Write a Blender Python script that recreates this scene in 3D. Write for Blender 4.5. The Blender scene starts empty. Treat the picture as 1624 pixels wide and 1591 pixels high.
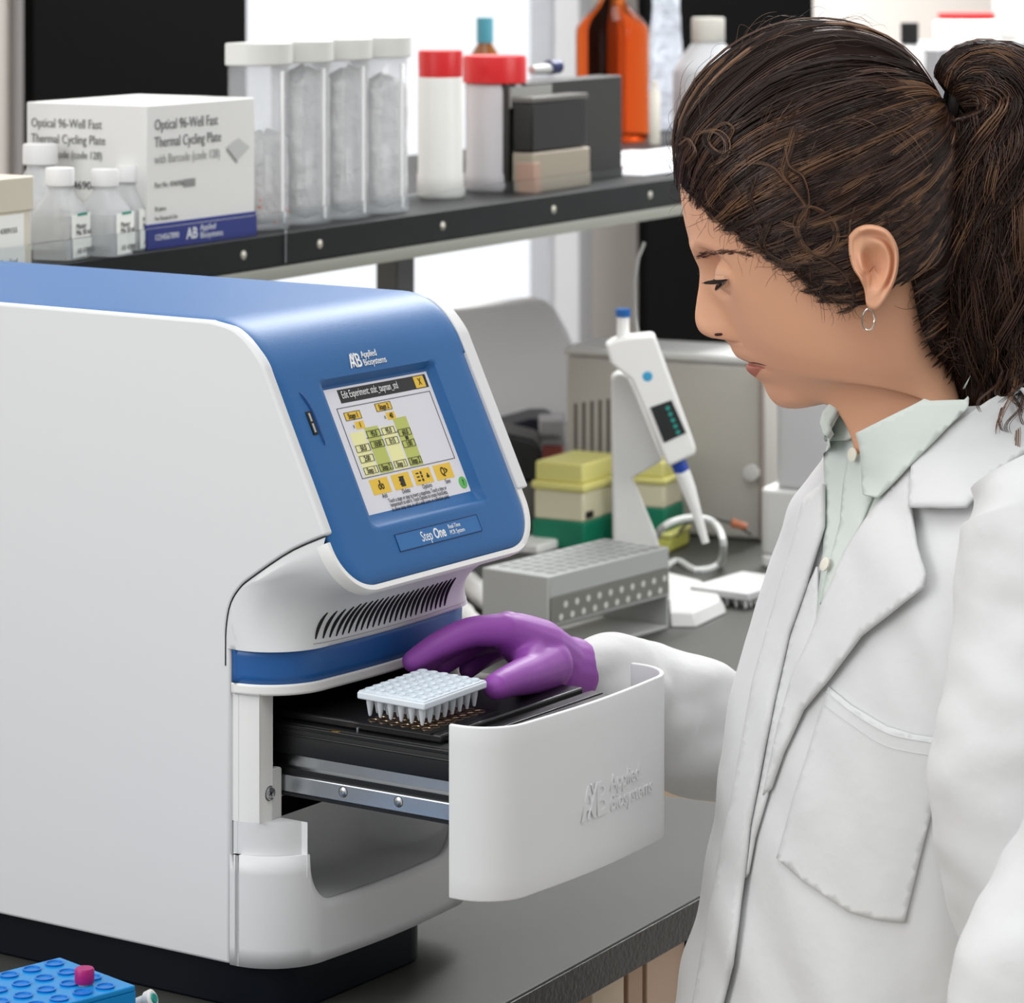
import bpy, bmesh, math, random
from mathutils import Vector, Matrix, noise
from mathutils.bvhtree import BVHTree
random.seed(7)
S = bpy.context.scene
# ------------------------------------------------ camera, world, lights, exposure
F = 5400.0; CU = 812.0; HV = -115.0; CZ = 1.65
cam_d = bpy.data.cameras.new('camera'); cam = bpy.data.objects.new('camera', cam_d)
S.collection.objects.link(cam); S.camera = cam
cam.location = (0, 0, CZ); cam.rotation_euler = (math.pi/2, 0, 0)
cam_d.sensor_fit = 'HORIZONTAL'; cam_d.sensor_width = 36.0; cam_d.lens = 36.0*F/1624.0
cam_d.shift_x = 0.0; cam_d.shift_y = -(795.5 - HV)/1624.0
cam_d.clip_start = 0.05; cam_d.clip_end = 60
cam_d.dof.use_dof = True; cam_d.dof.focus_distance = 2.38; cam_d.dof.aperture_fstop = 15.0
W = bpy.data.worlds.new('world'); S.world = W; W.use_nodes = True
wn = W.node_tree; bg = wn.nodes['Background']; bg.inputs[0].default_value = (0.99, 0.995, 1.0, 1)
wt = wn.nodes.new('ShaderNodeTexCoord'); wd_ = wn.nodes.new('ShaderNodeVectorMath'); wd_.operation = 'DOT_PRODUCT'; wd_.inputs[1].default_value = (-0.72, 0.60, 0.35)
wr = wn.nodes.new('ShaderNodeMapRange'); wr.interpolation_type = 'SMOOTHSTEP'; wr.inputs['From Min'].default_value = -0.9; wr.inputs['From Max'].default_value = 0.45
wr.inputs['To Min'].default_value = 0.34; wr.inputs['To Max'].default_value = 1.12
wn.links.new(wt.outputs['Generated'], wd_.inputs[0]); wn.links.new(wd_.outputs['Value'], wr.inputs['Value']); wn.links.new(wr.outputs['Result'], bg.inputs[1])
def area(name, loc, target, size, sy, power, col=(1, 1, 1)):
    l = bpy.data.lights.new(name, 'AREA'); l.shape = 'RECTANGLE'; l.size = size; l.size_y = sy; l.energy = power; l.color = col
    o = bpy.data.objects.new(name, l); S.collection.objects.link(o); o.location = loc
    o.rotation_euler = (Vector(target) - Vector(loc)).to_track_quat('-Z', 'Y').to_euler(); return o
area('overhead_area_light', (0.3, 1.5, 3.4), (0.1, 2.5, 1.0), 1.8, 1.8, 22)  # area lamp overhead, added on top of the world light
area('left_key_light', (-2.2, 1.0, 2.2), (0.0, 2.4, 1.1), 1.5, 1.5, 24)  # added key lamp at left front, brightens the instrument's side panel
area('wall_fill_light', (.85, 5.8, 3.3), (-.35, 6.5, 1.2), 3.0, 1.0, 260)  # added fill lamp that brightens the back wall, not a room fixture
bl_ = area('bench_fill_light', (2.8, 2.7, 2.5), (.25, 4.7, 1.15), 1.6, 1.0, 11); bl_.data.spread = math.radians(75)  # added narrow fill for the rear bench items, not a room fixture
S.view_settings.view_transform = 'Standard'; S.view_settings.look = 'None'; S.view_settings.gamma = 1.0
S.view_settings.use_curve_mapping = False; S.view_settings.exposure = 0.0

# ------------------------------------------------ helpers
def srgb(r, g, b):
    f = lambda c: (c/255.0)/12.92 if c/255.0 <= 0.04045 else ((c/255.0+0.055)/1.055)**2.4
    return (f(r), f(g), f(b), 1.0)
MATS = {}
def mat(name, rgb, rough=0.5, metal=0.0, spec=0.5, trans=0.0, ior=1.45, emit=0.0, bump=None, vary=None, sss=0.0, alpha=1.0, coat=0.0, sheen=0.0):
    if name in MATS: return MATS[name]
    m = bpy.data.materials.new(name); m.use_nodes = True; nt = m.node_tree; p = nt.nodes['Principled BSDF']
    c = srgb(*rgb)
    p.inputs['Base Color'].default_value = c; p.inputs['Roughness'].default_value = rough; p.inputs['Metallic'].default_value = metal
    p.inputs['Specular IOR Level'].default_value = spec; p.inputs['IOR'].default_value = ior
    p.inputs['Transmission Weight'].default_value = trans; p.inputs['Alpha'].default_value = alpha
    p.inputs['Coat Weight'].default_value = coat; p.inputs['Sheen Weight'].default_value = sheen
    if sss: p.inputs['Subsurface Weight'].default_value = sss; p.inputs['Subsurface Radius'].default_value = (0.012, 0.005, 0.0025); p.inputs['Subsurface Scale'].default_value = 1.0
    if emit: p.inputs['Emission Color'].default_value = c; p.inputs['Emission Strength'].default_value = emit
    tc = nt.nodes.new('ShaderNodeTexCoord')
    if vary:
        sc, amt = vary; n = nt.nodes.new('ShaderNodeTexNoise'); n.inputs['Scale'].default_value = sc; n.inputs['Detail'].default_value = 5
        nt.links.new(tc.outputs['Object'], n.inputs['Vector'])
        r = nt.nodes.new('ShaderNodeMapRange'); r.inputs['To Min'].default_value = 1-amt; r.inputs['To Max'].default_value = 1+amt
        nt.links.new(n.outputs['Fac'], r.inputs['Value'])
        mx = nt.nodes.new('ShaderNodeVectorMath'); mx.operation = 'SCALE'; mx.inputs[0].default_value = c[:3]
        nt.links.new(r.outputs['Result'], mx.inputs['Scale']); nt.links.new(mx.outputs['Vector'], p.inputs['Base Color'])
    if bump:
        sc, st, ds = bump; n = nt.nodes.new('ShaderNodeTexNoise'); n.inputs['Scale'].default_value = sc; n.inputs['Detail'].default_value = 3
        nt.links.new(tc.outputs['Object'], n.inputs['Vector']); b = nt.nodes.new('ShaderNodeBump')
        b.inputs['Strength'].default_value = st; b.inputs['Distance'].default_value = ds
        nt.links.new(n.outputs['Fac'], b.inputs['Height']); nt.links.new(b.outputs['Normal'], p.inputs['Normal'])
    MATS[name] = m; return m
def link(o, parent=None):
    S.collection.objects.link(o)
    if parent: o.parent = parent
    return o
def tag(o, label=None, cat=None, group=None, kind=None):
    if label: o['label'] = label
    if cat: o['category'] = cat
    if group: o['group'] = group
    if kind: o['kind'] = kind
    return o
def root(name, loc, rz=0.0, label=None, cat=None, group=None):
    o = bpy.data.objects.new(name, None); o.empty_display_size = 0.02; link(o); o.location = loc; o.rotation_euler = (0, 0, rz)
    return tag(o, label, cat, group)
def mesh(name, vs, fs, m, parent=None, smooth=35, bev=0, sub=0, solid=0, off=0.0, seg=3):
    me = bpy.data.meshes.new(name); me.from_pydata([tuple(v) for v in vs], [], fs)
    b = bmesh.new(); b.from_mesh(me); bmesh.ops.remove_doubles(b, verts=b.verts, dist=1e-6); bmesh.ops.recalc_face_normals(b, faces=b.faces); b.to_mesh(me); b.free()
    me.materials.append(m)
    if smooth:
        for p in me.polygons: p.use_smooth = True
        if smooth < 180: me.set_sharp_from_angle(angle=math.radians(smooth))
    o = link(bpy.data.objects.new(name, me), parent)
    if solid: k = o.modifiers.new('s', 'SOLIDIFY'); k.thickness = solid; k.offset = off
    if bev: k = o.modifiers.new('b', 'BEVEL'); k.width = bev; k.segments = seg; k.limit_method = 'ANGLE'; k.angle_limit = math.radians(30); k.harden_normals = False
    if sub: k = o.modifiers.new('u', 'SUBSURF'); k.levels = sub; k.render_levels = sub
    return o
class MB:
    def __init__(s): s.v = []; s.f = []
    def add(s, vs, fs): n = len(s.v); s.v += [tuple(v) for v in vs]; s.f += [tuple(i+n for i in f) for f in fs]; return s
    def box(s, x0, x1, y0, y1, z0, z1):
        return s.add([(x0,y0,z0),(x1,y0,z0),(x1,y1,z0),(x0,y1,z0),(x0,y0,z1),(x1,y0,z1),(x1,y1,z1),(x0,y1,z1)],
                     [(0,3,2,1),(4,5,6,7),(0,1,5,4),(1,2,6,5),(2,3,7,6),(3,0,4,7)])
    def prism(s, pts, h0, h1, ax='z'):   # polygon extruded along ax; pts are the two other coordinates in order
        n = len(pts)
        def q(p, h): return (p[0], p[1], h) if ax == 'z' else ((h, p[0], p[1]) if ax == 'x' else (p[0], h, p[1]))
        vs = [q(p, h0) for p in pts]+[q(p, h1) for p in pts]
        return s.add(vs, [tuple(range(n))[::-1], tuple(range(n, 2*n))]+[(i, (i+1) % n, n+(i+1) % n, n+i) for i in range(n)])
    def lathe(s, prof, c=(0,0,0), seg=32, M=None, cap=True):
        vs = []; n = len(prof)
        for i in range(seg):
            a = 2*math.pi*i/seg
            for r, z in prof:
                p = Vector((r*math.cos(a), r*math.sin(a), z)); p = (M @ p) if M else p; vs.append(tuple(p+Vector(c)))
        fs = []
        for i in range(seg):
            j = (i+1) % seg
            for k in range(n-1): fs.append((i*n+k, j*n+k, j*n+k+1, i*n+k+1))
        if cap and prof[0][0] > 1e-5: fs.append(tuple(i*n for i in range(seg))[::-1])
        if cap and prof[-1][0] > 1e-5: fs.append(tuple(i*n+n-1 for i in range(seg)))
        return s.add(vs, fs)
    def tube(s, pts, r, seg=8, closed=False, cap=True):
        pts = [Vector(p) for p in pts]; n = len(pts); rs = r if isinstance(r, (list, tuple)) else [r]*n
        up = Vector((0, 0, 1)); vs = []; prev = None
        for i in range(n):
            a = pts[(i-1) % n] if (i > 0 or closed) else pts[0]; b = pts[(i+1) % n] if (i < n-1 or closed) else pts[-1]
            t = (b-a).normalized()
            if prev is None:
                nn = t.cross(up) if abs(t.dot(up)) < .95 else t.cross(Vector((1, 0, 0)))
            else: nn = prev - t*prev.dot(t)
            nn.normalize(); prev = nn; bb = t.cross(nn)
            for k in range(seg):
                w = 2*math.pi*k/seg; vs.append(pts[i]+(nn*math.cos(w)+bb*math.sin(w))*rs[i])
        fs = []
        for i in range(n if closed else n-1):
            j = (i+1) % n
            for k in range(seg): l = (k+1) % seg; fs.append((i*seg+k, i*seg+l, j*seg+l, j*seg+k))
        if cap and not closed: fs += [tuple(range(seg))[::-1], tuple(range((n-1)*seg, n*seg))]
        return s.add(vs, fs)
    def grid(s, f, nu, nv, closeu=False):
        vs = [f(i/(nu if closeu else nu-1), j/(nv-1)) for i in range(nu) for j in range(nv)]
        fs = [(i*nv+j, ((i+1) % nu)*nv+j, ((i+1) % nu)*nv+j+1, i*nv+j+1) for i in range(nu if closeu else nu-1) for j in range(nv-1)]
        return s.add(vs, fs)
    def xf(s, M): s.v = [tuple(M @ Vector(v)) for v in s.v]; return s
    def build(s, name, m, parent=None, **k): return mesh(name, s.v, s.f, m, parent, **k)
def box(name, x0, x1, y0, y1, z0, z1, m, parent=None, **k): return MB().box(x0,x1,y0,y1,z0,z1).build(name, m, parent, **k)
def rrect(x0, x1, y0, y1, r, n=6):
    out = []
    for cx, cy, a0 in ((x1-r, y1-r, 0), (x0+r, y1-r, 90), (x0+r, y0+r, 180), (x1-r, y0+r, 270)):
        for i in range(n+1): a = math.radians(a0+90*i/n); out.append((cx+r*math.cos(a), cy+r*math.sin(a)))
    return out
def catmull(P, n):
    P = [Vector(p) for p in P]; out = []; L = len(P)
    for i in range(n):
        t = i/(n-1)*(L-1); k = min(int(t), L-2); u = t-k
        p0 = P[max(k-1, 0)]; p1 = P[k]; p2 = P[k+1]; p3 = P[min(k+2, L-1)]
        out.append(0.5*((2*p1)+(p2-p0)*u+(2*p0-5*p1+4*p2-p3)*u*u+(3*p1-p0-3*p2+p3)*u**3))
    return out
def text(name, body, size, m, parent, M, ext=0.0002, align='LEFT', sx=1.0, bold=0.0, spacing=1.0):
    c = bpy.data.curves.new(name, 'FONT'); c.body = body; c.size = size; c.extrude = ext; c.align_x = align; c.offset = bold; c.resolution_u = 3; c.space_character = spacing
    t = bpy.data.objects.new(name, c); link(t); dg = bpy.context.evaluated_depsgraph_get(); me = bpy.data.meshes.new_from_object(t.evaluated_get(dg))
    bpy.data.objects.remove(t); me.name = name; me.materials.clear(); me.materials.append(m)
    me.transform(M @ Matrix.Diagonal((sx, 1, 1, 1))); return link(bpy.data.objects.new(name, me), parent)
def frame(o, ex, ey):   # matrix whose x,y axes are ex,ey at origin o
    ex = Vector(ex).normalized(); ey = Vector(ey).normalized(); ez = ex.cross(ey)
    return Matrix(((ex.x, ey.x, ez.x, o[0]), (ex.y, ey.y, ez.y, o[1]), (ex.z, ey.z, ez.z, o[2]), (0, 0, 0, 1)))
def copy_tree(o, parent=None):
    c = o.copy(); link(c); c.parent = parent
    for ch in list(o.children): copy_tree(ch, c)
    return c
def on_z(u, v, z): # the point seen at photo position u,v on the horizontal plane z (used to measure the place)
    Y = (CZ-z)*F/(v-HV); return Vector(((u-CU)/F*Y, Y, z))
def on_y(u, v, Y): return Vector(((u-CU)/F*Y, Y, CZ-(v-HV)/F*Y))

# ------------------------------------------------ materials
white = mat('white_plastic', (222, 223, 224), .42, bump=(900, .08, .0004))
white2 = mat('white_plastic_smooth', (236, 236, 234), .35)
greyp = mat('grey_plastic', (176, 174, 170), .5)
blue = mat('blue_plastic', (34, 98, 158), .42, bump=(1400, .25, .0005))
blueb = mat('blue_band_plastic', (34, 92, 158), .35)
black = mat('black_plastic', (14, 15, 17), .4)
blackm = mat('black_metal', (22, 22, 23), .32, bump=(300, .05, .0003))
navy = mat('navy_base_plastic', (10, 15, 24), .45, spec=.25)
steel = mat('steel', (196, 200, 204), .25, metal=1.0, vary=(40, .08))
gold = mat('brass', (214, 178, 104), .25, metal=1.0)
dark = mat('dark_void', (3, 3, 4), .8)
inkw = mat('white_ink', (240, 240, 240), .5)
inkk = mat('black_ink', (30, 30, 30), .6)
inkg = mat('grey_ink', (110, 110, 108), .6)
seam = mat('seam_gap', (20, 20, 22), .8)
benchm = mat('bench_epoxy', (66, 67, 63), .5, spec=.28, bump=(60, .06, .002), vary=(9, .14))
edgem = mat('bench_edge_epoxy', (52, 53, 54), .45, bump=(220, .6, .002), vary=(70, .45))
beige = mat('beige_laminate', (196, 178, 156), .55)
brown = mat('tan_laminate', (168, 140, 116), .55)
blackw_ = 0
clear = mat('clear_acrylic', (246, 248, 250), .06, trans=1.0, ior=1.2)
# ------------------------------------------------ bench frame: a along the bench, b away from the user's edge
BO = Vector((0.1597, 2.661, 0.9)); RB = math.atan2(0.868, 0.497)
BA = Vector((math.cos(RB), math.sin(RB), 0)); BB = Vector((-BA.y, BA.x, 0))
def bw(a, b, z): return BO + BA*a + BB*b + Vector((0, 0, z))
def bl(P): q = Vector(P)-BO; return (q.dot(BA), q.dot(BB), q.z)
def on_b(u, v, b):
    r = Vector(((u-CU)/F, 1, -(v-HV)/F)); C0 = Vector((0, 0, CZ)); t = (b-(C0-BO).dot(BB))/r.dot(BB); return bl(C0+r*t)
def structure(o): o['kind'] = 'structure'; return o
def broot(name, a, b, z, label, cat, rz=0.0, group=None): return root(name, bw(a, b, z), RB+rz, label, cat, group)

floor_m = mat('floor_vinyl', (176, 168, 158), .5, vary=(3, .06))
wall_m = mat('wall_paint', (240, 232, 224), .8)
frame_m = mat('window_frame_paint', (206, 206, 208), .6)
blackw = mat('black_panel', (7, 7, 7), .95, spec=.05)
sf = structure(box('floor', -3, 6.5, -2.9, 6.0, -.95, -.9, floor_m)); sf.location = BO; sf.rotation_euler = (0, 0, RB)
def bbox(name, a0, a1, b0, b1, z0, z1, m, **k):
    o = box(name, a0, a1, b0, b1, z0, z1, m, **k); o.location = BO; o.rotation_euler = (0, 0, RB); return o
BW = 2.3   # window wall distance
def ua(u): return on_b(u, 100, BW)[0]
wz0, wz1 = -.9, 1.9
structure(bbox('wall_back', -3, ua(24), BW, BW+.12, wz0, wz1, wall_m))
structure(bbox('wall_back', ua(926), 6.5, BW, BW+.12, wz0, wz1, wall_m))
structure(bbox('wall_back', ua(24), ua(926), BW, BW+.12, wz0, -.35, wall_m))
structure(bbox('wall_back', ua(24), ua(926), BW, BW+.12, 1.6, wz1, wall_m))
wm = MB(); wm.box(ua(24), ua(34), BW-.02, BW+.1, -.35, 1.6); wm.box(ua(905), ua(926), BW-.02, BW+.1, -.35, 1.6); wm.box(ua(24), ua(926), BW-.02, BW+.1, -.39, -.35); wm.box(ua(24), ua(926), BW-.02, BW+.1, 1.56, 1.6)
o = structure(wm.build('window_1', frame_m)); o.location = BO; o.rotation_euler = (0, 0, RB)
gl = box('window_pane', ua(34), ua(905), BW+.04, BW+.046, -.35, 1.56, mat('window_glass', (250, 252, 255), .02, trans=1.0, ior=1.02), o)
def ub(u): return on_b(u, 100, BW-.32)[0]
structure(bbox('trim_1', ub(54), ub(391), BW-.32, BW-.30, wz0+.001, wz1, blackw)); 
structure(bbox('trim_2', ub(1025), ub(1290), BW-.32, BW-.30, wz0+.001, wz1, blackw))

# bench
t = root('lab_bench', bw(0, 0, -.9), RB, 'black epoxy topped lab bench carrying the white and blue instrument', 'bench')
MB().box(-2.2, .231, 0, 1.35, .872, .9).build('bench_top', benchm, t, bev=.0015)
MB().box(-2.2, .2305, -.0015, .003, .8725, .8985).build('bench_edge', edgem, t)
cab = MB(); cab.box(-2.2, .2, .05, 1.3, 0.0, .872); cab.build('cabinet', beige, t)
# cabinet fronts: doors in two laminate tones and the slotted black upright
def cx(u): # where the sight line at u meets the cabinet front
    return on_b(u, 1520, .05)[0]
for (u0, u1, m) in ((900, 955, beige), (958, 985, brown), (988, 1052, mat('tan_door', (184, 158, 136), .5)), (1095, 1180, brown)):
    MB().box(cx(u0)+.002, cx(u1)-.002, .03, .05, .1, .868).build('cabinet_door', m, t, bev=.001)
up = MB().box(cx(1056), cx(1092), .022, .05, .1, .868).build('slotted_upright', black, t)
hm = MB()
ax_ = (cx(1056)+cx(1092))/2
for k in range(10):
    zc = .832-.055*k; hm.add([(ax_+.016*math.cos(q*math.pi/10), .0212, zc+.021*math.sin(q*math.pi/10)) for q in range(20)], [tuple(range(20))])
hm.build('upright_hole', mat('hole_tan', (170, 150, 132), .6), up)
t = root('rear_bench', bw(.52, 0, -.9), RB, 'black topped lab bench behind, carrying pipettes and tube rack', 'bench')
MB().box(0, 3.4, .02, 1.35, .872, .9).build('bench_top', benchm, t, bev=.0015)
MB().box(.02, 3.4, .05, 1.3, 0, .872).build('cabinet', beige, t)
# ------------------------------------------------ the instrument (local x across the front, y to the back, z up)
MO = Vector((-0.19409, 2.35, 0.9)); MR = math.radians(55.886)
inst = root('thermal_cycler', MO, MR, 'white and blue desktop PCR instrument with tilted touch screen and open drawer', 'lab instrument')
MW = .246
def foot(t, inset=0.0, yf=-.0525, x0=0.0, x1=MW-.002, r=.045, ys=0.0, bow=.004):
    # plan outline of the front from the left side round to the right, t in 0..1
    x0 += inset; x1 -= inset; yf += inset
    a = abs(ys-yf-r); L1 = a; L2 = r*math.pi/2; L3 = x1-x0-2*r; T = 2*L1+2*L2+L3; s = t*T
    if s < L1: p = (x0, ys-s)
    elif s < L1+L2: w = (s-L1)/r; p = (x0+r-r*math.cos(w), yf+bow+r-r*math.sin(w))
    elif s < L1+L2+L3: q = (s-L1-L2)/L3; p = (x0+r+q*L3, yf+bow-bow*math.sin(q*math.pi))
    elif s < L1+2*L2+L3: w = (s-L1-L2-L3)/r; p = (x1-r+r*math.sin(w), yf+bow+r-r*math.cos(w))
    else: p = (x1, yf+bow+r+(s-L1-2*L2-L3))
    return p
# base
MB().prism(rrect(.012, .19, -.037, .405, .03), 0, .045).build('base', navy, inst, bev=.002)
# side panels
sp = [(.427, .034), (.001, .034), (.001, .25), (.0042, .2643), (.0005, .2824), (-.0075, .2945), (-.0188, .3035), (-.0517, .3245), (-.0822, .3384), (-.0698, .3642), (-.0574, .3899), (-.045, .4155), (-.0326, .4413), (-.0271, .4517), (-.0161, .4639), (-.006, .4712), (.0033, .4748), (.0185, .4773), (.427, .4775)]
fe = catmull([Vector((p[0], p[1], 0)) for p in sp[8:18]], 70); sp = sp[:8]+[(p.x, p.y) for p in fe]+[sp[18]]
fe = catmull([Vector((p[0], p[1], 0)) for p in sp[2:9]], 40); sp = sp[:2]+[(p.x, p.y) for p in fe]+sp[9:]
MB().prism(sp, 0, .009, 'x').build('side_panel', white, inst, bev=.0022, seg=3)
MB().prism([p if p[1] < .474 else (p[0], .4735) for p in sp], MW-.0128, MW, 'x').build('side_panel', white, inst, bev=.0022, seg=3)
body = MB(); body.prism([(.425, .036), (.02, .036), (.02, .13), (.30, .13), (.30, .225), (.0, .225), (.0, .26), (-.045, .345), (-.02, .43), (.02, .468), (.425, .47)], .009, MW-.009, 'x')
body.build('chassis', white, inst)
# face plane coordinates
P0 = Vector((0, -.0326, .4413)); DN = Vector((0, -.0493, -.103)).normalized(); NF = Vector((0, DN.z, -DN.y))   # NF points out of the face
prof = []   # (point, tag) along the hood: from the back of the roof over the shoulder and down the face
for i in range(12): prof.append(Vector((0, .425-(.425-.02)*i/11, .4785)))
c0 = Vector((0, .02, .4785)); c1 = Vector((0, -.0162, .4785)); c2 = P0+DN*.004
for i in range(1, 13): q = i/12; prof.append(c0*(1-q)**2+c1*2*q*(1-q)+c2*q*q)
fs_ = [.0065, .008, .010, .012, .014]+[.014+.1*i/12 for i in range(1, 13)]+[.1160, .118, .121]+[.121+.034*i/14 for i in range(1, 15)]
SEND = .155
sval = [None]*len(prof)+fs_; prof += [P0+DN*s for s in fs_]
def hood(ex, dn_, recess, name, m, thick, x0=.0035, x1=MW-.012, fil=.010, Rc=.031):
    xs = [0, .004, .010, .018, .028, .04]; 
    half = [x0-ex+q for q in (0, .0015, .004, .008, .014, .025, .04)]
    rx0, rx1 = .0535, .190
    mid = [rx0-.003, rx0, rx0+.0055, rx0+.007]+[rx0+.007+(rx1-rx0-.0125)*i/10 for i in range(1, 10)]+[rx1-.0055, rx1-.0035, rx1, rx1+.003]
    X = sorted(half[:6]+mid+[x1+ex-q for q in (0, .0015, .004, .008, .014, .025)])
    mb = MB(); vs = []; n = len(X)
    xa, xb = x0-ex, x1+ex; se = SEND+ex
    for p, s in zip(prof, sval):
        s2 = s
        lo, hi = xa, xb
        if s is not None and s > .121: s2 = .121+(s-.121)*(se-.121)/(SEND-.121)
        if s2 is not None and s2 > se-Rc:
            dd = min(1, (s2-(se-Rc))/Rc); k = Rc*(1-math.sqrt(max(0, 1-dd*dd))); lo += k; hi -= k*1.0
        for x in X:
            f = (x-xa)/(xb-xa); xx = lo+f*(hi-lo)
            q = P0+DN*s2 if s2 is not None else p.copy()
            # outward direction
            e = min(x-xa, xb-x)
            if s2 is not None and s2 > se-.014: e = min(e, (se-s2))
            drop = 0
            if e < fil: drop = (fil-math.sqrt(max(0, fil*fil-(fil-e)**2)))*(.45 if s2 is not None else .30)
            if s2 is not None and recess and .008 <= s2 <= .1165 and rx0 <= x <= rx1:
                ed = min(x-rx0, rx1-x, (s2-.008)*1.0, (.1165-s2)*1.0)
                drop += .0065*min(1, ed/.004)
            if s2 is None:
                nn = Vector((0, 0, 1)); 
            else: nn = NF
            q = Vector((xx, q.y, q.z))-nn*(drop+dn_)
            vs.append(q)
    R = len(prof); fs = [(i*n+j, (i+1)*n+j, (i+1)*n+j+1, i*n+j+1) for i in range(R-1) for j in range(n-1)]
    mb.add(vs, fs); return mb
h = hood(0, 0, True, 'hood', blue, .004).build('hood', blue, inst, smooth=50, solid=.005, off=-1)
# white rim under and around the blue face
nr = 60
def rim_outline(ex, dep):
    x0, x1, Rc = .0035-ex, MW-.012+ex*1.6, .033+ex; se = SEND+ex; pts = []
    L = [(x0, .119+(se-Rc-.119)*i/4) for i in range(4)]
    L += [(x0+Rc-Rc*math.cos(a), se-Rc+Rc*math.sin(a)) for a in [math.pi/2*i/16 for i in range(17)]]
    L += [(x0+Rc+(x1-x0-2*Rc)*i/12, se) for i in range(1, 12)]
    L += [(x1-Rc+Rc*math.sin(a), se-Rc+Rc*math.cos(a)) for a in [math.pi/2*i/16 for i in range(17)]]
    L += [(x1, se-Rc-(se-Rc+.0)*i/10) for i in range(1, 11)]
    return [Vector((x, 0, 0))+P0+DN*s-NF*dep for x, s in L]
a_ = rim_outline(-.001, .004); b_ = rim_outline(-.0005, .0012); c_ = rim_outline(.0030, .0008); d_ = rim_outline(.0042, .003); e_ = rim_outline(.0040, .010)
n_ = len(a_); mb = MB(); mb.add(a_+b_+c_+d_+e_, [(k*n_+i, k*n_+i+1, (k+1)*n_+i+1, (k+1)*n_+i) for k in range(4) for i in range(n_-1)])
mb.build('face_rim', white2, inst, smooth=60)
# jaw: swept from the rim down and back to the front outline
NJ = 97
A = rim_outline(.0038, .006)[:46]
def resamp(P, n):
    L = [0]
    for i in range(1, len(P)): L.append(L[-1]+(P[i]-P[i-1]).length)
    out = []
    for k in range(n):
        s = L[-1]*k/(n-1); i = 1
        while i < len(P)-1 and L[i] < s: i += 1
        q = (s-L[i-1])/max(1e-9, L[i]-L[i-1]); out.append(P[i-1].lerp(P[i], q))
    return out
A = resamp(A, NJ); A[0] = Vector((.0, -.0822, .3380))
Bc = [Vector((*foot(.0+1.0*i/(NJ-1), -.0012, ys=.0045), .2520)) for i in range(NJ)]
SEAM = catmull([Vector((0, y, z)) for y, z in ((-.0822, .3380), (-.0517, .3243), (-.0188, .3033), (-.0075, .2943), (.0005, .2824), (.0040, .2660), (.0045, .2520))], 101)
def jaw(t, q):
    P = jaw0(t, q); w = 1-smooth_(t/.10); return P+(SEAM[int(q*100)]-jaw0(0, q))*w if w > 0 else P
def smooth_(x): x = min(1, max(0, x)); return x*x*(3-2*x)
def jaw0(t, q):
    k = t*(NJ-1); i = min(int(k), NJ-2); f = k-i; a = A[i].lerp(A[i+1], f); b = Bc[i].lerp(Bc[i+1], f)
    m = min(1, max(0, t)/.30); m = m*m*(3-2*m); m2 = min(1, max(0, 1-t)/.25); m = min(m, m2*m2*(3-2*m2)) if t > .6 else m
    cs = Vector((a.x*.3+b.x*.7-.002*0, .0015, .312)); cc = Vector(((a.x+b.x)/2, b.y*.98-.004, a.z-.013)); c = cs.lerp(cc, m)
    if t < .02: c = Vector((0, -.004, .311))
    return a*(1-q)**2+c*2*q*(1-q)+b*q*q
mb = MB(); mb.grid(lambda t, q: jaw(t, q), NJ, 22)
low = [jaw(i/(NJ-1), 1) for i in range(NJ)]; lo2 = [Vector((p.x+(.123-p.x)*.03, p.y+.004, p.z-.0012)) for p in low]
mb.add(low+lo2, [(i, i+1, NJ+i+1, NJ+i) for i in range(NJ-1)])
mb.build('jaw_cover', white, inst, smooth=70)
sm = MB(); sm.tube([jaw(.0, q/20)+Vector((-.0001, 0, 0)) for q in range(21)]+[Vector((-.0002, .0045, .24))], .0005, 6); 
sm.build('panel_seam', seam, inst)
# vent slots
vm = MB()
for k in range(24):
    # find t whose x matches
    xt = .0335+(.181-.0335)*k/23
    t0 = min((i/400 for i in range(401)), key=lambda t: abs(jaw(t, .86).x-xt)+ (0 if .1 < t < .9 else 9))
    pts = []
    up_ = .44 if k > 3 else .56-.03*k
    for j in range(7):
        q = up_+(.90-up_)*j/6; p = jaw(t0+.004*(1-j/6), q); pts.append(p+Vector((.0008*(1-j/6), -.0002, -.0001)))
    vm.tube(pts, [.0005, .0010, .0013, .0014, .0013, .0010, .0005], 6)
vm.build('vent_slots', seam, inst)
fr = MB()
fr.tube([jaw(.22+.62*i/30, .95) for i in range(31)], .0004, 5)
fr.build('vent_border', greyp, inst)
# blue band and white lip
def wall_strip(name, z0, z1, ins, m, thick=.004, t0=0, t1=1, ys=0.0, n=80):
    mb = MB(); mb.grid(lambda t, q: Vector((*foot(t0+(t1-t0)*t, ins, ys=ys), z0+(z1-z0)*q)), n, 5)
    return mb.build(name, m, inst, smooth=60, solid=thick, off=-1)
o = wall_strip('blue_band', .2285, .2535, .0016, blueb)
o = wall_strip('white_lip', .2215, .2288, .0006, white2)
# lower front shell with the finger notch
def shell_top(x):
    if x < .030 or x > .200: return .1105
    def side(d): # distance inside the notch
        if d > .026: return .0755
        return .1105-.035*max(0, 1-(1-d/.026)**2.6)**(1/2.6)
    return max(side(x-.030), side(.200-x))
mb = MB(); NS = 700; vs = []; NZ = 7
for i in range(NS):
    x, y = foot(i/(NS-1)); zt = shell_top(x) if y < -.03 else .1105
    for j in range(NZ): vs.append((x, y, .034+(zt-.034)*j/(NZ-1)))
mb.add(vs, [(i*NZ+j, (i+1)*NZ+j, (i+1)*NZ+j+1, i*NZ+j+1) for i in range(NS-1) for j in range(NZ-1)])
mb.build('lower_front', white, inst, smooth=60, solid=.0045, off=-1)
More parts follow.
